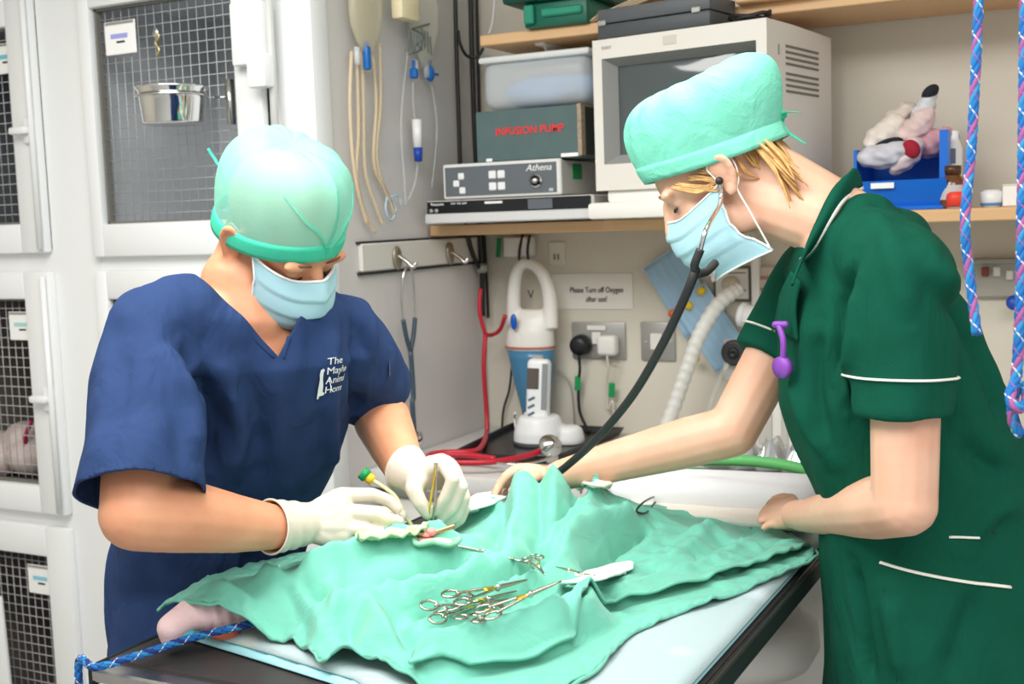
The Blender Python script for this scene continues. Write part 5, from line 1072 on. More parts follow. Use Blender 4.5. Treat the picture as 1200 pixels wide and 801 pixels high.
def mask_build(H, parent, puff=1.0, label=None, sides=1.0, wide=1.0, top=(-.002), bot=-.118):
    """pleated face mask in the head frame"""
    def P(u, v):   # u -1..1 across, v 0 top .. 1 bottom
        z = top+(bot-top)*v; a = abs(u)
        prof = .118+.012*math.sin(PI*min(1, v*1.15))*puff-.020*max(0, v-.6)/.4-.014*(1-v)**3
        nose = .010*math.exp(-(u/.16)**2)*math.exp(-((v-.12)/.25)**2)
        y = prof+nose-.098*sides*a**1.75-.004*v; x = .077*wide*math.sin(u*1.25)/math.sin(1.25)
        zz = z-.010*(1-a)*(v)+.010*(1-v)*math.exp(-(u/.22)**2)+(.5-v)*.030*a**2.5
        pl = .0042*(((v*4.2) % 1)-.5)*(1 if .12 < v < .9 else 0)
        return H(x, y+pl, zz)
    rows = [[P(u, v) for u in np.linspace(-1, 1, 29)] for v in np.linspace(0, 1, 34)]
    mk = MB().sheet(rows).build('face_mask', MASKM, parent, smooth=True, thick=.0016, fix=False)
    for v in (0, 1): MB().tube([P(u, v) for u in np.linspace(-1, 1, 25)], .0032*H.k, 6, flat=.6).build('mask_edge', MASKW, mk, smooth=True)
    for u in (-1, 1): MB().tube([P(u, v) for v in np.linspace(0, 1, 14)], .0030*H.k, 6, flat=.6).build('mask_edge', MASKW, mk, smooth=True)
    for s in (-1, 1):
        fr_ = [P(s, .03).lerp(H(s*.080, .012, .024), t_) for t_ in (0, .33, .66, 1)]; bk_ = [H(s*.079, -.010, -.028).lerp(P(s, .97), t_) for t_ in (0, .33, .66, 1)]
        e = fr_+[H(s*.083, -.002, .036), H(s*.080, -.022, .030), H(s*.077, -.028, .008), H(s*.077, -.020, -.016)]+bk_
        if s < 0 or s > 0: MB().tube(spline(e, 4), .0014, 6).build('ear_loop', ELAST, mk, smooth=True)
    return mk
def eyes(H, parent, mt):
    for s in (-1, 1):
        m = MB(); m.tube(spline([H(s*.018, .0875, .001), H(s*.030, .0895, -.003), H(s*.043, .083, .0)], 5), [.0012, .0016, .002, .0022, .0024, .0024, .0022, .002, .0018, .0014, .001][:11], 6); m.build('eyelashes', mat('lash', (70, 50, 42), .8), parent, smooth=True)
        m = MB(); m.tube(spline([H(s*.014, .095, .024), H(s*.032, .0965, .030), H(s*.050, .082, .026)], 5), [.0014, .002, .0026, .003, .003, .003, .0028, .0026, .0022, .0018, .0012][:11], 6, flat=.6); m.build('eyebrow', mt, parent, smooth=True)

# ================================================================== the man in navy scrubs
HEAD_V = V(.985, -.17, 0).normalized()
hO = dep(326, 280, 1.73)
Hv = Head(hO, HEAD_V, math.radians(38), math.radians(10), .96)
fV = V(.89, -.455, 0).normalized(); latV = V(-fV.y, fV.x, 0)      # lat: towards his left
Rsh = dep(174, 386, 1.62); Lsh = dep(400, 392, 1.84)
mid = (Rsh+Lsh)/2
hip = V(-1.375, 1.505, .93)
man = thing('person', 'man in navy scrubs, green cap and mask operating with gloved hands', 'person', (hip.x, hip.y, 0))
Rel = dep(160, 602, 1.50); Rwr = dep(316, 617, 1.63)
Lel = dep(438, 470, 2.0); Lwr = dep(474, 549, 1.81)
m = MB(); head_prims(m, Hv)
for s in (-1, 1): ear_prims(m, Hv, s)
neck0 = mid+V(0, 0, .068)-fV*.02
m.chain([neck0-V(0, 0, .05), neck0, Hv(0, -.015, -.055)], [.075, .062, .056]); m.capsule(neck0, Hv(0, -.04, 0), .055, .05)
for s_, S in ((-1, Rsh), (1, Lsh)): m.capsule(neck0-V(0, 0, .045), S-V(0, 0, .01), .048, .046)
chest = mid.lerp(hip, .35)
torso_loft(m, [(hip, .13, .09, fV), (mid.lerp(hip, .6), .13, .085, fV), (chest, .15, .095, fV), (mid.lerp(hip, .1), .15, .085, fV), (neck0-V(0, 0, .01), .07, .05, fV)], latV)
m.chain([Rsh, Rsh.lerp(Rel, .5), Rel], [.052, .050, .046]); m.chain([Rel, Rel.lerp(Rwr, .3)+V(0, 0, .004), Rel.lerp(Rwr, .7), Rwr, Rwr.lerp(dep(360, 612, 1.68), .5)], [.047, .049, .040, .032, .028])
m.chain([Lsh, Lsh.lerp(Lel, .5), Lel], [.052, .049, .045]); m.chain([Lel, Lel.lerp(Lwr, .3), Lel.lerp(Lwr, .7), Lwr, Lwr.lerp(dep(492, 560, 1.79), .5)], [.045, .047, .039, .031, .027])
for s in (-1, 1): h0 = hip+latV*s*.08-V(0, 0, .06); m.chain([h0, h0+V(0, 0, -.40)+fV*.02, h0+V(0, 0, -.78)], [.075, .055, .04])
link('body', remesh(m, .0042, 5), SKM, man, smooth=True)
eyes(Hv, man, mat('brow_brown', (120, 84, 60), .8))
# scrub top
m = MB()
b1 = mid.lerp(hip, .12)+fV*.006
torso_loft(m, [(hip-V(0, 0, .20), .168, .128, fV), (hip, .160, .124, fV), (mid.lerp(hip, .7), .160, .122, fV), (mid.lerp(hip, .4), .182, .128, fV), (b1, .185, .118, fV), (mid+V(0, 0, .028), .150, .085, fV), (neck0+V(0, 0, .012), .085, .066, fV)], latV, 36)
Rhem = Rsh.lerp(Rel, .90); Lhem = Lsh.lerp(Lel, .80)
m.chain([neck0-V(0, 0, .035), Rsh+V(0, 0, .0), Rsh.lerp(Rel, .35)], [.064, .062, .070], 20); m.chain([Rsh.lerp(Rel, .3), Rsh.lerp(Rel, 1.12)], [.072, .080], 24)
m.chain([neck0-V(0, 0, .035), Lsh+V(0, 0, .0), Lsh.lerp(Lel, .35)], [.064, .060, .066], 20); m.chain([Lsh.lerp(Lel, .3), Lsh.lerp(Lel, 1.02)], [.066, .072], 24)
me = remesh(m, .0055, 7)
dR = (Rel-Rsh).normalized(); dL = (Lel-Lsh).normalized()
wrinkle(me, .013, 2, (30, 22))
folds(me, [([(240, 560), (255, 500), (235, 440), (215, 395)], -.012, .018), ([(262, 555), (280, 500), (262, 440)], .009, .016), ([(225, 545), (222, 480), (200, 420)], .007, .016), ([(285, 420), (300, 470), (305, 540)], -.005, .02), ([(390, 380), (385, 470), (388, 560)], .006, .012), ([(415, 390), (418, 440), (414, 480)], -.010, .013), ([(425, 350), (432, 400), (425, 460)], .006, .014), ([(150, 400), (140, 470), (120, 540)], -.004, .02), ([(300, 680), (280, 640), (230, 650)], -.008, .02), ([(170, 680), (200, 660), (250, 690)], .007, .018), ([(320, 420), (326, 500), (330, 580)], .004, .02)])
# neck opening: a V towards the chest
vb = hit(bvh(me), 326, 418) or (mid+fV*.12)
hL = hit(bvh(me), 215, 318) or (neck0-latV*.1)
upc = V(0, 0, 1)
sR = neck0-latV*.098+V(0, 0, .03); sL = neck0+latV*.098+V(0, 0, .03)
back = neck0-fV*.085+V(0, 0, .02)
nR = (sR-vb).cross(fV).normalized(); nL = (sL-vb).cross(fV).normalized()
if nR.dot(latV) < 0: nR = -nR
if nL.dot(latV) > 0: nL = -nL
nB = V(0, 0, 1)
zfront = vb.z-.01
def inV(c):
    fr = (c-neck0).dot(fV)
    if fr > -.045: return (c-vb).dot(nR) > 0 and (c-vb).dot(nL) > 0 and c.z > zfront
    return (c-neck0).length < .105 and c.z > neck0.z+.012
nearneck = lambda c: (c-neck0).length < .33 and c.z > zfront-.02 and (c-neck0).dot(fV) > -.05
def hemR(c): return (c-Rhem).dot(dR) > 0 and (c-(Rsh+dR*(c-Rsh).dot(dR))).length < .125 and (c-mid).dot(latV) < -.1 and c.z < Rsh.z-.1
def hemL(c): return (c-Lhem).dot(dL) > 0 and (c-(Lsh+dL*(c-Lsh).dot(dL))).length < .115 and c.z < Lsh.z-.05 and (c-mid).dot(latV) > .10
selR = lambda c: (c-Rhem).length < .16; selL = lambda c: (c-Lhem).length < .15
me = cut(me, [(vb, nR, nearneck), (vb, nL, nearneck), (Rhem, dR, selR), (Lhem, dL, selL), (hip-V(0, 0, .16), V(0, 0, 1), lambda c: c.z < hip.z-.1)], lambda c: inV(c) or hemR(c) or hemL(c) or c.z < hip.z-.16)
STOP = bvh(me)
scrub = link('scrub_top', me, NAVY, man, smooth=True, thick=.004, fix=False)
# neckband and seams follow the cloth
NAVYD = mat('scrub_navy_seam', (34, 54, 104), .85)
def strip(pxs, r, mt, name, tree, parent, lift=.001, flat=.5):
    q = surf_line(tree, pxs, lift)
    if len(q) > 2: return MB().tube(q, r, 8, flat=flat).build(name, mt, parent, smooth=True)
strip([(226, 326), (260, 358), (300, 398), (322, 418)], .0045, mat('neckband', (36, 54, 92), .85, spec=.1), 'neckband', STOP, scrub, -.0005, .4)
strip([(331, 420), (338, 398), (345, 376)], .0045, mat('neckband', (0, 0, 0)), 'neckband', STOP, scrub, -.0005, .4)
strip([(207, 322), (170, 352), (150, 400), (138, 480), (128, 562)], .0013, NAVYD, 'seam', STOP, scrub)
strip([(100, 558), (130, 566), (170, 574), (205, 580)], .0013, NAVYD, 'seam', STOP, scrub)
strip([(322, 424), (330, 440), (336, 450), (348, 430)], .0011, NAVYD, 'seam', STOP, scrub)
# printed emblem on the chest
def decal(mesh, c_px, scale_m, tree, parent, name, mt, rot=0, n_=None):
    c = hit(tree, *c_px)
    if c is None: return
    vd = Vector(ray(*c_px)).normalized(); n_ = (n_ or (fV+V(0, 0, .1))).normalized()
    y = (V(0, 0, 1)-n_*n_.z).normalized(); x = y.cross(n_); x, y = x*math.cos(rot)+y*math.sin(rot), y*math.cos(rot)-x*math.sin(rot)
    A = []; D_ = []
    for v in mesh.vertices:
        p = c+x*v.co.x*scale_m+y*v.co.y*scale_m; q = tree.ray_cast(p+n_*.08, -n_)
        if q[0] is not None and (q[0]-p).length < .03: A.append((1, v.co.x, v.co.y, v.co.x**2, v.co.x*v.co.y, v.co.y**2)); D_.append((q[0]-p).dot(n_))
    w_ = np.linalg.lstsq(np.array(A), np.array(D_), rcond=None)[0] if len(A) > 8 else np.zeros(6)
    for v in mesh.vertices:
        a_, b_ = v.co.x, v.co.y; dd = float(np.dot(w_, (1, a_, b_, a_*a_, a_*b_, b_*b_)))
        v.co = c+x*a_*scale_m+y*b_*scale_m+n_*(dd+.0075+(.0006 if v.co.z > 0 else 0))
    return link(name, mesh, mt, parent, fix=False)
LOGO = mat('logo_print', (238, 238, 240), .7)
decal(text_mesh('The\nMayhew\nAnimal\nHome', 1, 'LEFT', .001, 0, .95), (379, 441), .0145, STOP, scrub, 'lettering', LOGO, .06)
lm = MB(); lm.add([(-.35, 1.25, 0), (-.05, 1.42, 0), (.12, 1.2, 0), (.02, .85, 0), (.05, .2, 0), (.22, -.6, 0), (.28, -1.35, 0), (.55, -1.5, 0), (.5, -1.75, 0), (-.1, -1.8, 0), (-.16, -2.1, 0), (-.42, -2.1, 0), (-.4, -1.0, 0), (-.32, .2, 0), (-.42, .8, 0)], [tuple(range(15))])
decal(lm.mesh(), (375, 446), .0125, STOP, scrub, 'dog_emblem', LOGO, .04)
lm = MB(); lm.add([(-.5, 1.75, 0), (.65, 2.05, 0), (.75, 2.0, 0), (1.0, -1.45, 0), (.9, -1.5, 0), (.62, 1.9, 0), (-.5, 1.5, 0)], [(0, 1, 5, 6), (1, 2, 3, 4, 5)]); decal(lm.mesh(), (376, 445), .0118, STOP, scrub, 'emblem_frame', LOGO, .04)
c_ = hit(STOP, 456, 432)
if c_ is not None:
    tg_ = MB(); tg_.add([(-.5, -.7, 0), (.5, -.7, 0), (.5, .7, 0), (-.5, .7, 0)], [(0, 1, 2, 3)]); decal(tg_.mesh(), (451, 432), .016, STOP, scrub, 'sleeve_tag', mat('tag_rose', (196, 160, 172), .8), -.4, (latV+fV*.6))
# trousers and shoes below the table
def trousers(hip, lat, fw, mt, parent, shoe):
    m = MB(); torso_loft(m, [(hip-V(0, 0, .22), .165, .12, fw), (hip-V(0, 0, .05), .165, .12, fw), (hip+V(0, 0, .04), .155, .11, fw)], lat)
    for s in (-1, 1): h0 = hip+lat*s*.085-V(0, 0, .12); m.chain([h0, h0+V(0, 0, -.36), V(h0.x, h0.y, .09)], [.09, .078, .075])
    me = remesh(m, .009, 4); wrinkle(me, .006, 5); link('trousers', me, mt, parent, smooth=True)
    for s in (-1, 1):
        c = hip+lat*s*.085; c.z = 0; m = MB(); m.chain([c+V(0, 0, .045)-fw*.05, c+V(0, 0, .04)+fw*.06, c+V(0, 0, .035)+fw*.14], [.045, .042, .035]); me = remesh(m, .007, 3); P = getco(me); P[:, 2] = np.maximum(P[:, 2], .001); setco(me, P); link('shoe', me, shoe, parent, smooth=True)
trousers(hip, latV, fV, NAVY, man, mat('shoe_black', (36, 36, 38), .5))
# gloves
m = MB()
W = dep(352, 614, 1.672)
mc = [dep(400, 580, 1.70), dep(404, 599, 1.695), dep(404, 617, 1.69), dep(400, 634, 1.69)]
fg = [[dep(436, 579, 1.715), dep(455, 586, 1.73), dep(465, 595, 1.735)], [dep(436, 602, 1.70), dep(455, 608, 1.715), dep(467, 611, 1.73)], [dep(428, 620, 1.695), dep(444, 623, 1.705), dep(455, 621, 1.72)], [dep(414, 639, 1.69), dep(423, 641, 1.70), dep(430, 638, 1.715)]]
hand_prims(m, W, mc, fg, [dep(385, 598, 1.73), dep(425, 600, 1.765), dep(455, 602, 1.76), dep(470, 604, 1.755)], .0098, .0150)
m.chain([W, Rwr, Rwr.lerp(Rel, .05)], [.031, .037, .038], 20)
me = remesh(m, .0026, 4); 
P = getco(me); ax_ = np.array((W-Rwr).normalized()); s_ = (P-np.array(Rwr)) @ ax_; P += getno(me)*(.0012*np.sin(s_*330+6*P[:, 2]*30)*np.exp(-((s_-.03)/.03)**2))[:, None]; setco(me, P)
dC = (Rwr-W).normalized(); cp_ = Rwr-dC*.002
me = cut(me, [(cp_, dC, lambda c: (c-cp_).length < .09)], lambda c: (c-cp_).dot(dC) > 0 and (c-cp_).length < .09)
gl = link('glove', me, LATEX, man, smooth=True, thick=.0015, fix=False)
def cuff_ring(c, d, r, rr, parent, mt=LATEX):
    a, b = frame(d); MB().tube([c+(a*math.cos(q)+b*math.sin(q))*r for q in [2*PI*k/32 for k in range(32)]], rr, 6, closed=True).build('rolled_cuff', mt, parent, smooth=True)
cuff_ring(cp_, dC, .0372, .0017, gl)
m = MB(); W2 = dep(488, 556, 1.79)
mc = [dep(517, 540, 1.775), dep(527, 546, 1.785), dep(533, 555, 1.80), dep(535, 566, 1.815)]
fg = [[dep(531, 561, 1.745), dep(522, 582, 1.752), dep(511, 598, 1.765)], [dep(541, 570, 1.755), dep(531, 594, 1.762), dep(517, 607, 1.775)], [dep(544, 583, 1.775), dep(536, 603, 1.78), dep(522, 614, 1.79)], [dep(545, 594, 1.80), dep(540, 608, 1.80), dep(528, 617, 1.80)]]
hand_prims(m, W2, mc, fg, [dep(484, 572, 1.755), dep(492, 588, 1.755), dep(501, 601, 1.762)], .0098, .0150)
m.chain([W2, Lwr, Lwr.lerp(Lel, .06)], [.029, .035, .036], 20); me = remesh(m, .0026, 4); dC = (Lwr-W2).normalized(); cp_ = Lwr
me = cut(me, [(cp_, dC, lambda c: (c-cp_).length < .09)], lambda c: (c-cp_).dot(dC) > 0 and (c-cp_).length < .09)
gl = link('glove', me, LATEX, man, smooth=True, thick=.0015, fix=False); cuff_ring(cp_, dC, .0352, .0017, gl)
mask_build(Hv, man, sides=.72, wide=.94, bot=-.108)
# thin green cap: gathered at a band, bald head shows through
CAPV = translucent(see_through(mat('cap_thin', (128, 224, 196), .7), .30), .0, (1, 1, 1)) if False else see_through(mat('cap_thin', (150, 232, 208), .7, bump=.1, bump_scale=300), .32)
BANDV = mat('cap_band', (62, 200, 164), .7, bump=.1, bump_scale=300)
def cap_point(H, th, ph, R, lift, pl):
    """th around (0 = front), ph 0 band .. pi/2 crown"""
    return None
def cap_build(H, parent, mt, bandmt, R0, crown, tilt, pleat, puff_back, bandz, name='cap', asym=0):
    def bp(th, t):   # band curve, t 0 bottom .. 1 top of the band
        x = math.sin(th)*(R0[0]+.002); y = math.cos(th)*(R0[1]+.002)+R0[2]; z = bandz+tilt*(math.cos(th)-0)*1.0+.016*t+.004*math.cos(2*th); return x, y, z
    nth, nph = 96, 30; rows = []
    for i in range(nph+1):
        ph = PI/2*i/nph; row = []
        for k in range(nth+1):
            th = 2*PI*k/nth; x, y, z = bp(th, 1); y0 = R0[2]
            cs, sn = math.cos(ph), math.sin(ph); c2 = cs**.62
            bulge = 1+.10*math.sin(2*ph)+puff_back*math.sin(2*ph)*(.5-.5*math.cos(th))
            fold = pleat*math.sin(ph*1.0)*cs*(math.exp(-(((th+.5) % (2*PI)-.5)/.10)**2)*1.6+math.sin(th*7+1.5*math.sin(3*th)+asym)*.6+.5*math.sin(13*th+4*ph+asym))
            xx = x*c2*bulge*(1+fold); yy = y0*sn*0+(y-y0)*c2*bulge*(1+fold)+y0-.018*sn*(1+6*puff_back); zz = z*cs+(crown)*sn+.008*fold*10*sn
            row.append(H(xx, yy, zz))
        rows.append(row)
    c = MB().sheet(rows).build(name, mt, parent, smooth=True, fix=False)
    ring = []
    for t in (0, .25, .5, .75, 1.0): ring.append([H(*[v*(1.0) for v in (lambda q: (q[0]*(1.0+.010*math.sin(PI*t)), q[1]*(1.0+.010*math.sin(PI*t)), q[2]+.004-.012*(1-t)))(bp(2*PI*k/nth, t))]) for k in range(nth+1)])
    bnd = MB().sheet(ring).build('cap_band', bandmt, c, smooth=True, thick=.003, fix=False)
    return c, bp, rows
capv, bp, crow = cap_build(Hv, man, CAPV, BANDV, (.083, .106, -.008), .152, .030, .06, .03, .012)
CREASE = see_through(mat('cap_crease', (110, 218, 188), .7), .45)
for dk, top, r_ in ((0, 15, .004), (1.1, 13, .0055), (-1.1, 14, .0055)):
    pts = [crow[i_][int(round(dk*i_)) % 96] for i_ in range(0, top)]; q_ = spline([p_ for p_ in pts[::2]], 4); nq = len(q_)
    MB().tube(q_, [r_*(1-.8*k_/nq) for k_ in range(nq)], 8, flat=.25, hint=Hv.M @ V(0, .5, .8)).build('gather_fold', CREASE, capv, smooth=True)
e = Hv(-.02, -.115, .06); MB().tube(spline([Hv(*bp(2.35, 1.2)), dep(264, 198, 1.84), dep(252, 186, 1.86), dep(244, 174, 1.86)], 5), .0035, 6, flat=.4).build('tie_end', BANDV, capv, smooth=True)
# forceps held in his left hand and the needle in the right
fc = thing('thumb_forceps', 'gold and steel thumb forceps held upright by a gloved hand', 'forceps', onD(504, 630))
for s in (-1, 1):
    MB().tube(spline([dep(511, 546, 1.752), dep(509+s*1.8, 570, 1.748), dep(506+s*2.6, 598, 1.752), dep(504+s*.8, 632, 1.775)], 6), [.0020]*12+[.0017, .0015, .0013, .0012, .0011, .001, .001], 7, flat=.7).build('prong', GOLD if s < 0 else INS, fc, smooth=True)
MB().box(dep(511, 546, 1.752), (.006, .005, .010), None, .001).build('spring_end', INS, fc)
nd = thing('suture_tube', 'thin pale tube running between the two gloved hands to the opening', 'tube', onD(496, 630)); MB().tube(spline([dep(436, 562, 1.80), dep(462, 580, 1.78), dep(476, 606, 1.77), dep(492, 628, 1.78)], 6), .0032, 7).build('tube', mat('tube_pale', (226, 220, 170), .4), nd, smooth=True)
MB().cyl(dep(424, 553, 1.80), dep(430, 558, 1.80), .010).build('green_cap', TAGG, nd, smooth=True); MB().cyl(dep(430, 558, 1.80), dep(437, 563, 1.80), .008).build('yellow_hub', YELLOW, nd, smooth=True)
# ================================================================== the woman in green tunic
fN = V(-.88, -.475, 0).normalized(); latN = V(-fN.y, fN.x, 0)     # towards her left (the camera side)
hN = dep(848, 208, 1.72)
ear_off = .074
Hn = Head(hN+V(*[v*ear_off for v in V(.33, -.94, 0)])*-1, V(-.955, -.30, 0), math.radians(32), math.radians(0), .93)
Ls = dep(1062, 325, 1.57); Rs = Ls-latN*.37+V(0, 0, -.015)+fN*.02
mid2 = (Ls+Rs)/2
hip2 = V(-.265, 1.845, .90)
woman = thing('person', 'woman in green tunic, green cap and mask leaning over the table', 'person', (hip2.x, hip2.y, 0))
Le = dep(1060, 590, 1.585); Lw = dep(948, 604, 1.87)
Re = dep(858, 505, 1.93); Rw = dep(655, 557, 2.02)
nk = dep(972, 268, 1.70)+V(0, 0, 0); nk = dep(978, 262, 1.72)
m = MB(); head_prims(m, Hn, True)
for s in (-1, 1): ear_prims(m, Hn, s)
m.chain([nk-fN*.04-V(0, 0, .03), nk, Hn(0, -.02, -.045)], [.062, .052, .050]); m.capsule(nk-fN*.02, Hn(0, -.055, -.005), .050, .045)
for S in (Ls, Rs): m.capsule(nk-V(0, 0, .045), S-V(0, 0, .01), .044, .042)
torso_loft(m, [(hip2, .14, .10, fN), (mid2.lerp(hip2, .6), .12, .085, fN), (mid2.lerp(hip2, .3), .135, .10, fN), (mid2, .13, .08, fN), (nk-V(0, 0, .02), .06, .05, fN)], latN)
m.chain([Ls-V(0, 0, .012), Ls.lerp(Le, .5), Le], [.043, .046, .043]); m.chain([Le, Le.lerp(Lw, .25), Le.lerp(Lw, .7), Lw, Lw.lerp(dep(918, 602, 1.95), .5)], [.044, .045, .035, .027, .024])
m.chain([Rs, Rs.lerp(Re, .5), Re], [.048, .045, .042]); m.chain([Re, Re.lerp(Rw, .25), Re.lerp(Rw, .7), Rw], [.042, .042, .034, .026])
# near hand resting on the drape
W = dep(935, 603, 1.93); mc = [dep(917, 590, 1.985), dep(911, 597, 1.97), dep(909, 606, 1.96), dep(912, 614, 1.95)]
fg = [[dep(905, 588, 2.0), dep(900, 593, 2.0)], [dep(899, 596, 1.99), dep(893, 602, 1.985)], [dep(896, 605, 1.975), dep(891, 610, 1.97)], [dep(900, 614, 1.955), dep(895, 618, 1.95)]]
hand_prims(m, W, mc, fg, [dep(928, 585, 2.0), dep(918, 583, 2.02), dep(908, 585, 2.03)], .0085, .0135)
# far hand holding the chest piece on the patient
W = dep(636, 556, 2.03); mc = [dep(606, 549, 2.02), dep(604, 553, 2.04), dep(604, 557, 2.06), dep(606, 560, 2.08)]
fg = [[dep(594, 556, 2.01), dep(586, 566, 2.01), dep(580, 577, 2.01)], [dep(592, 562, 2.03), dep(584, 571, 2.03), dep(579, 579, 2.03)], [dep(594, 566, 2.05), dep(587, 574, 2.05), dep(583, 580, 2.05)], [dep(597, 568, 2.07), dep(591, 575, 2.07), dep(587, 580, 2.07)]]
hand_prims(m, W, mc, fg, [dep(622, 562, 2.0), dep(610, 568, 1.99), dep(600, 574, 1.99)], .0085, .0135)
for s in (-1, 1): h0 = hip2+latN*s*.08-V(0, 0, .06); m.chain([h0, h0+V(0, 0, -.40), h0+V(0, 0, -.78)], [.075, .055, .04])
link('body', remesh(m, .0036, 5), SKW, woman, smooth=True)
eyes(Hn, woman, mat('brow_fair', (176, 130, 90), .8))
# tunic
m = MB()
torso_loft(m, [(hip2-V(0, 0, .22)-fN*.03, .195, .178, fN), (hip2-V(0, 0, .02)-fN*.025, .18, .170, fN), (mid2.lerp(hip2, .68)-fN*.03, .155, .155, fN), (mid2.lerp(hip2, .38)-fN*.015, .160, .162, fN), (mid2.lerp(hip2, .14)-fN*.01, .170, .135, fN), (mid2+V(0, 0, .03), .145, .086, fN), (nk-fN*.03+V(0, 0, -.005), .085, .07, fN)], latN, 36)
Lh = Ls.lerp(Le, .61); Rh = Rs.lerp(Re, .52)
m.chain([nk-fN*.03-V(0, 0, .03), Ls+V(0, 0, .0), Ls.lerp(Le, .3)], [.066, .062, .066], 20); m.tube([Ls.lerp(Le, .25), Ls.lerp(Le, .61)], [.066, .064], 28)
m.chain([nk-fN*.03-V(0, 0, .03), Rs+V(0, 0, 0), Rs.lerp(Re, .3)], [.066, .058, .060], 20); m.tube([Rs.lerp(Re, .25), Rs.lerp(Re, .54)], [.060, .063], 28)
m.ell(dep(1046, 284, 1.74), (.055, .09, .05)); m.ell(dep(1010, 258, 1.70), (.045, .05, .035))
me = remesh(m, .0055, 7); wrinkle(me, .009, 9, (24, 18))
folds(me, [([(1100, 340), (1150, 420), (1180, 500)], -.007, .016), ([(1085, 300), (1130, 360), (1165, 440)], .008, .016), ([(1000, 300), (985, 380), (975, 450)], -.007, .014), ([(1010, 330), (1000, 420), (990, 480)], .006, .012), ([(960, 380), (955, 450), (970, 520)], -.006, .014), ([(1120, 500), (1150, 540), (1195, 560)], -.008, .018), ([(1130, 640), (1160, 600), (1195, 590)], .007, .016), ([(1000, 660), (1010, 720), (1020, 800)], -.008, .012), ([(1040, 690), (1050, 750), (1060, 800)], .006, .014), ([(1020, 250), (1050, 300), (1065, 380)], .005, .016), ([(1150, 680), (1120, 760), (1110, 800)], -.005, .016), ([(930, 440), (945, 490), (975, 540)], .006, .012)])
dLn = (Le-Ls).normalized(); dRn = (Re-Rs).normalized()
def hemA(c): return (c-Lh).dot(dLn) > 0 and (c-(Ls+dLn*(c-Ls).dot(dLn))).length < .10 and (c-mid2).dot(latN) > .13 and c.z > 1.05
def hemB(c): return (c-Rh).dot(dRn) > 0 and (c-(Rs+dRn*(c-Rs).dot(dRn))).length < .10 and (c-Rs).dot(fN) > .03 and c.z < Rs.z-.02
# neck opening
ncut = nk-fN*.02+V(0, 0, .0); nn = (V(0, 0, 1)*.62+fN*.78).normalized()
def hemN(c): return (c-ncut).dot(nn) > .062 and (c-nk).length < .16
me = cut(me, [(ncut+nn*.062, nn, lambda c: (c-nk).length < .2), (hip2-V(0, 0, .2), V(0, 0, 1), lambda c: c.z < hip2.z-.12)], lambda c: hemN(c) or c.z < hip2.z-.2)
TUN = bvh(me); tun = link('tunic', me, UNI, woman, smooth=True, thick=.004, fix=False)
PIPE = mat('piping_white', (240, 238, 230), .8); UNID = mat('uniform_seam', (4, 58, 44), .85)
# sleeve piping rings
for c, d, S in ((Lh-dLn*.052, dLn, Ls), (Rh-dRn*.03, dRn, Rs)):
    a, b = frame(d); ring = []
    for k in range(48):
        v = a*math.cos(2*PI*k/48)+b*math.sin(2*PI*k/48); q = TUN.ray_cast(c+v*.15, -v)
        if q[0] is not None and (q[0]-c).length < .088: ring.append(q[0]+v*.0025)
    if len(ring) > 10: MB().tube(ring, .0042, 6, closed=len(ring) > 44, flat=.45, hint=d).build('sleeve_piping', PIPE, tun, smooth=True)
strip([(1032, 658), (1070, 669), (1120, 679), (1183, 687)], .0042, PIPE, 'pocket_piping', TUN, tun, .002)
strip([(1112, 629), (1147, 629)], .0035, PIPE, 'pocket_piping', TUN, tun, .002)
strip([(1032, 660), (1040, 720), (1052, 800)], .0012, UNID, 'seam', TUN, tun)
strip([(1150, 590), (1175, 650), (1198, 720)], .0012, UNID, 'seam', TUN, tun)
strip([(1015, 465), (1060, 468), (1108, 474)], .0012, UNID, 'seam', TUN, tun)
strip([(935, 300), (950, 400), (965, 480), (990, 560), (985, 640), (1000, 720), (1010, 800)], .0014, UNID, 'placket', TUN, tun)
strip([(1030, 300), (1015, 360), (1010, 430)], .0012, UNID, 'seam', TUN, tun)
# collar: a band standing round the neck, with white piping on its outer edge
def nring(px):
    q = hit(TUN, *px, .004); return q
inner = [(938, 318), (948, 285), (965, 245), (985, 213), (1003, 196)]
outer = [(946, 303), (962, 280), (978, 250), (993, 228), (1012, 214)]
IN = [dep(928, 335, 1.64), dep(940, 300, 1.645), dep(956, 262, 1.655), dep(976, 222, 1.67), dep(1000, 197, 1.70)]
OUTL = [(944, 304), (960, 288), (976, 262), (992, 238), (1010, 220)]
OU = []
for i_, p_ in enumerate(OUTL):
    q = hit(TUN, *p_, .007); OU.append(q if q is not None else dep(*p_, 1.66+.02*i_))
IN = spline(IN, 5); OU = spline(OU, 5)
rows = [[a.lerp(b, t)+V(0, 0, .006*math.sin(PI*t))-latN*(-.006*math.sin(PI*t)) for t in np.linspace(0, 1, 7)] for a, b in zip(IN, OU)]
col_ = MB().sheet(rows).build('collar', UNI, tun, smooth=True, thick=.004, fix=False)
MB().tube([r_[-1]+latN*.002 for r_ in rows], .0036, 6, flat=.7).build('collar_piping', PIPE, col_, smooth=True)
# front lapel
LP = [[dep(928, 318, 1.70), dep(915, 345, 1.74), dep(908, 385, 1.77)], [dep(938, 330, 1.67), dep(932, 360, 1.68), dep(935, 400, 1.69)]]
MB().sheet([[a.lerp(b, t) for t in np.linspace(0, 1, 5)] for a, b in zip(spline(LP[0], 5), spline(LP[1], 5))]).build('lapel', UNI, tun, smooth=True, thick=.004, fix=False)
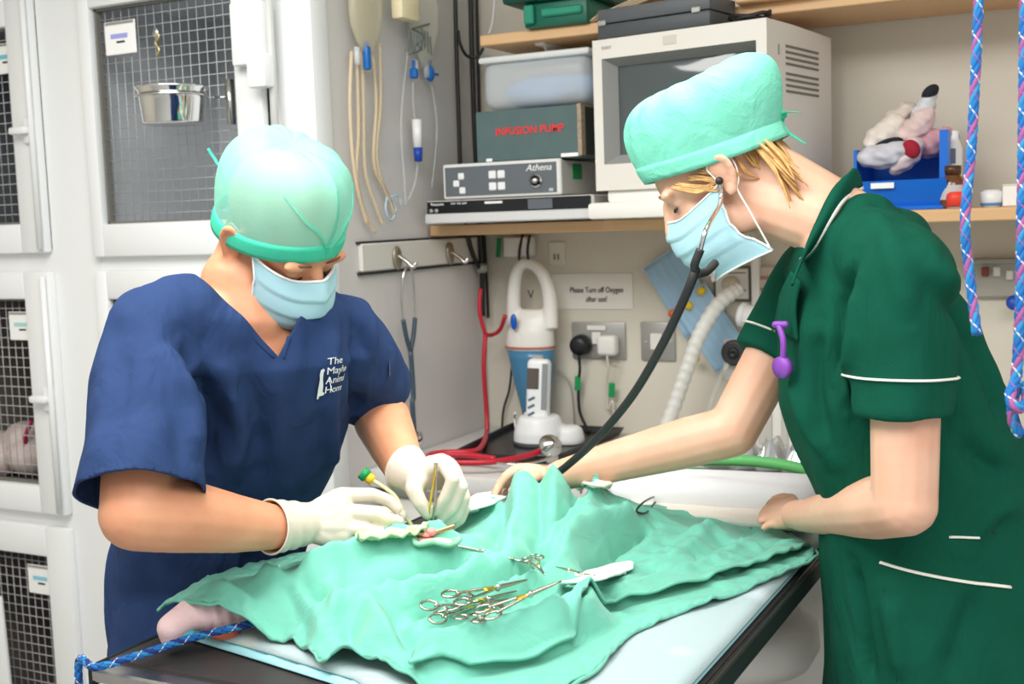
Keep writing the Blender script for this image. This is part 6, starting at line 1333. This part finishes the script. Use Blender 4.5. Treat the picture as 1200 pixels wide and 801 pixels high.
# purple fob watch
p = hit(TUN, 914, 395, .010) or dep(914, 395, 1.72)
fw = thing('fob_watch', 'purple silicone fob watch pinned to the green tunic front', 'watch', p-V(0, 0, .05)); PUR = mat('purple', (138, 72, 178), .45)
a = dep(912, 380, 1.70); b_ = dep(917, 430, 1.70)
MB().capsule(a+V(-.004, 0, 0), a+V(.01, 0, 0), .005, .005).build('pin_bar', PUR, fw, smooth=True); MB().tube(spline([a, dep(918, 400, 1.69), b_], 5), .0045, 7).build('strap', PUR, fw, smooth=True); m = MB(); m.lathe([(.001, -.006), (.015, -.006), (.016, 0), (.015, .006), (.001, .006)], b_, (-.5, -.8, 0)); m.build('watch_case', PUR, fw, smooth=True)
trousers(hip2, latN, fN, UNI, woman, mat('shoe_dark', (40, 40, 42), .5))
# mask, cap, hair
mask_build(Hn, woman, .9, top=-.020, bot=-.122)
CAPN = mat('cap_cloth', (128, 222, 196), .75, bump=.15, bump_scale=300, noise_amt=.03, noise_scale=12); cloth(CAPN, 20, .4, .015, (1, 1, 1)); translucent(CAPN, .12, (120, 220, 190))
capn, bpn, _ = cap_build(Hn, woman, CAPN, CAPN, (.086, .114, -.010), .150, .032, .06, .24, .034, 'cap', 1.3)
kn = Hn(0, -.122, .030)
m = MB(); m.ell(kn, (.014, .012, .011), Hn.M); m.ell(kn+V(.006, -.008, .006), (.012, .010, .008)); kb_ = m.build('tie_knot', mat('cap_knot', (52, 196, 158), .75), capn, smooth=True)
MB().tube(spline([kn, kn+V(.02, -.02, .008), kn+V(.045, -.03, .006)], 5), [.005, .005, .0045, .004, .004, .0035, .003, .003, .0025, .002, .001], 6, flat=.3).build('tie_tail', mat('cap_knot', (0, 0, 0)), kb_, smooth=True)
MB().tube(spline([kn, kn+V(.02, -.012, -.02), kn+V(.05, -.02, -.040)], 5), [.006, .006, .0055, .005, .005, .0045, .004, .004, .003, .002, .001], 6, flat=.3).build('tie_tail', mat('cap_knot', (0, 0, 0)), kb_, smooth=True)
HAIR = mat('hair_blond', (206, 160, 100), .45, noise_amt=.22, noise_scale=90)
random.seed(12); m = MB()
for k in range(120):
    s = random.uniform(-.055, .07); o_ = random.uniform(-.01, .01); a = Hn(s*.9+.0, -.098+abs(s)*.35+o_, .020+random.uniform(-.01, .012)); ln = random.uniform(.04, .085)
    b_ = a+Hn.M @ V(s*.3, -.006, -.45*ln)+V(.012, -.01*0, -.3*ln); c = b_+V(.022+random.uniform(-.012, .014), random.uniform(-.012, .006), -.55*ln)
    m.tube(spline([a, b_, c], 5), [.003, .0032, .0032, .003, .0028, .0026, .0024, .002, .0016, .0011, .0006], 5)
for k in range(40):
    sd2 = 1 if k < 32 else -1; t_ = random.uniform(0, 1); a = Hn(sd2*(.066+.010*t_), .075-.075*t_, .028+random.uniform(-.003, .004)); b_ = Hn(sd2*(.0735+.004*t_), .045-.062*t_, .006+random.uniform(-.006, .004)); c = Hn(sd2*(.077+.002*t_), .022-.05*t_, -.004+random.uniform(-.012, .006))
    m.tube(spline([a, b_, c], 4), [.0018]*5+[.0014, .001, .0008, .0005], 5)
for k in range(60):
    s = random.uniform(-1, 1); a = Hn(s*.075, -.02-.075*(1-s*s)-random.uniform(0, .01), .026); b_ = Hn(s*.07, -.025-.074*(1-s*s), -.002-random.uniform(0, .02)); c = b_+Hn.M @ V(-s*.012, -.012, -.018)
    m.tube(spline([a, b_, c], 3), [.0022]*4+[.0016, .0012, .0006], 5)
stuff(m.build('hair', HAIR, woman, smooth=True))
# ------------------------------------------------------------------ the stethoscope she listens with
er = Hn(.084, .006, -.002); ns = thing('stethoscope', 'black stethoscope worn by the woman, tubing reaching the drape', 'stethoscope', dep(640, 562, 1.98))
zt_ = lambda x, y, d: dep(x, y, d)
el = Hn(-.084, .006, -.002)
yj = dep(816, 318, 1.655)
MB().tube(spline([er, Hn(.088, .022, -.030), dep(828, 268, 1.635), dep(820, 296, 1.64)], 8), .0034, 8).build('ear_tube', CHROME, ns, smooth=True)
MB().tube(spline([el, Hn(-.085, .04, -.06), Hn(-.06, .10, -.13), dep(836, 310, 1.70)], 8), .0034, 8).build('ear_tube', CHROME, ns, smooth=True)
RUB = mat('rubber_black', (40, 41, 43), .45)
MB().tube(spline([dep(821, 292, 1.64), dep(814, 310, 1.645), yj], 5), .0062, 10).build('yoke', RUB, ns, smooth=True); MB().tube(spline([dep(838, 308, 1.69), dep(828, 318, 1.67), yj+V(0, 0, -.004)], 5), .0062, 10).build('yoke', RUB, ns, smooth=True)
MB().tube(spline([yj+V(0, 0, .006), dep(806, 340, 1.66), dep(778, 400, 1.72), dep(742, 462, 1.80), dep(700, 513, 1.88), dep(665, 545, 1.94), dep(640, 563, 1.99), dep(615, 578, 2.03)], 10), .0066, 10).build('tubing', RUB, ns, smooth=True)
q = dep(600, 578, 2.045); m = MB(); m.lathe([(.004, .014), (.016, .010), (.021, .0), (.02, -.006), (.004, -.010)], q, (0, 0, 1)); m.build('chest_piece', CHROME, ns, smooth=True)
m = MB(); m.ell(er, (.006, .006, .006)); m.build('ear_tip', RUB, ns, smooth=True)
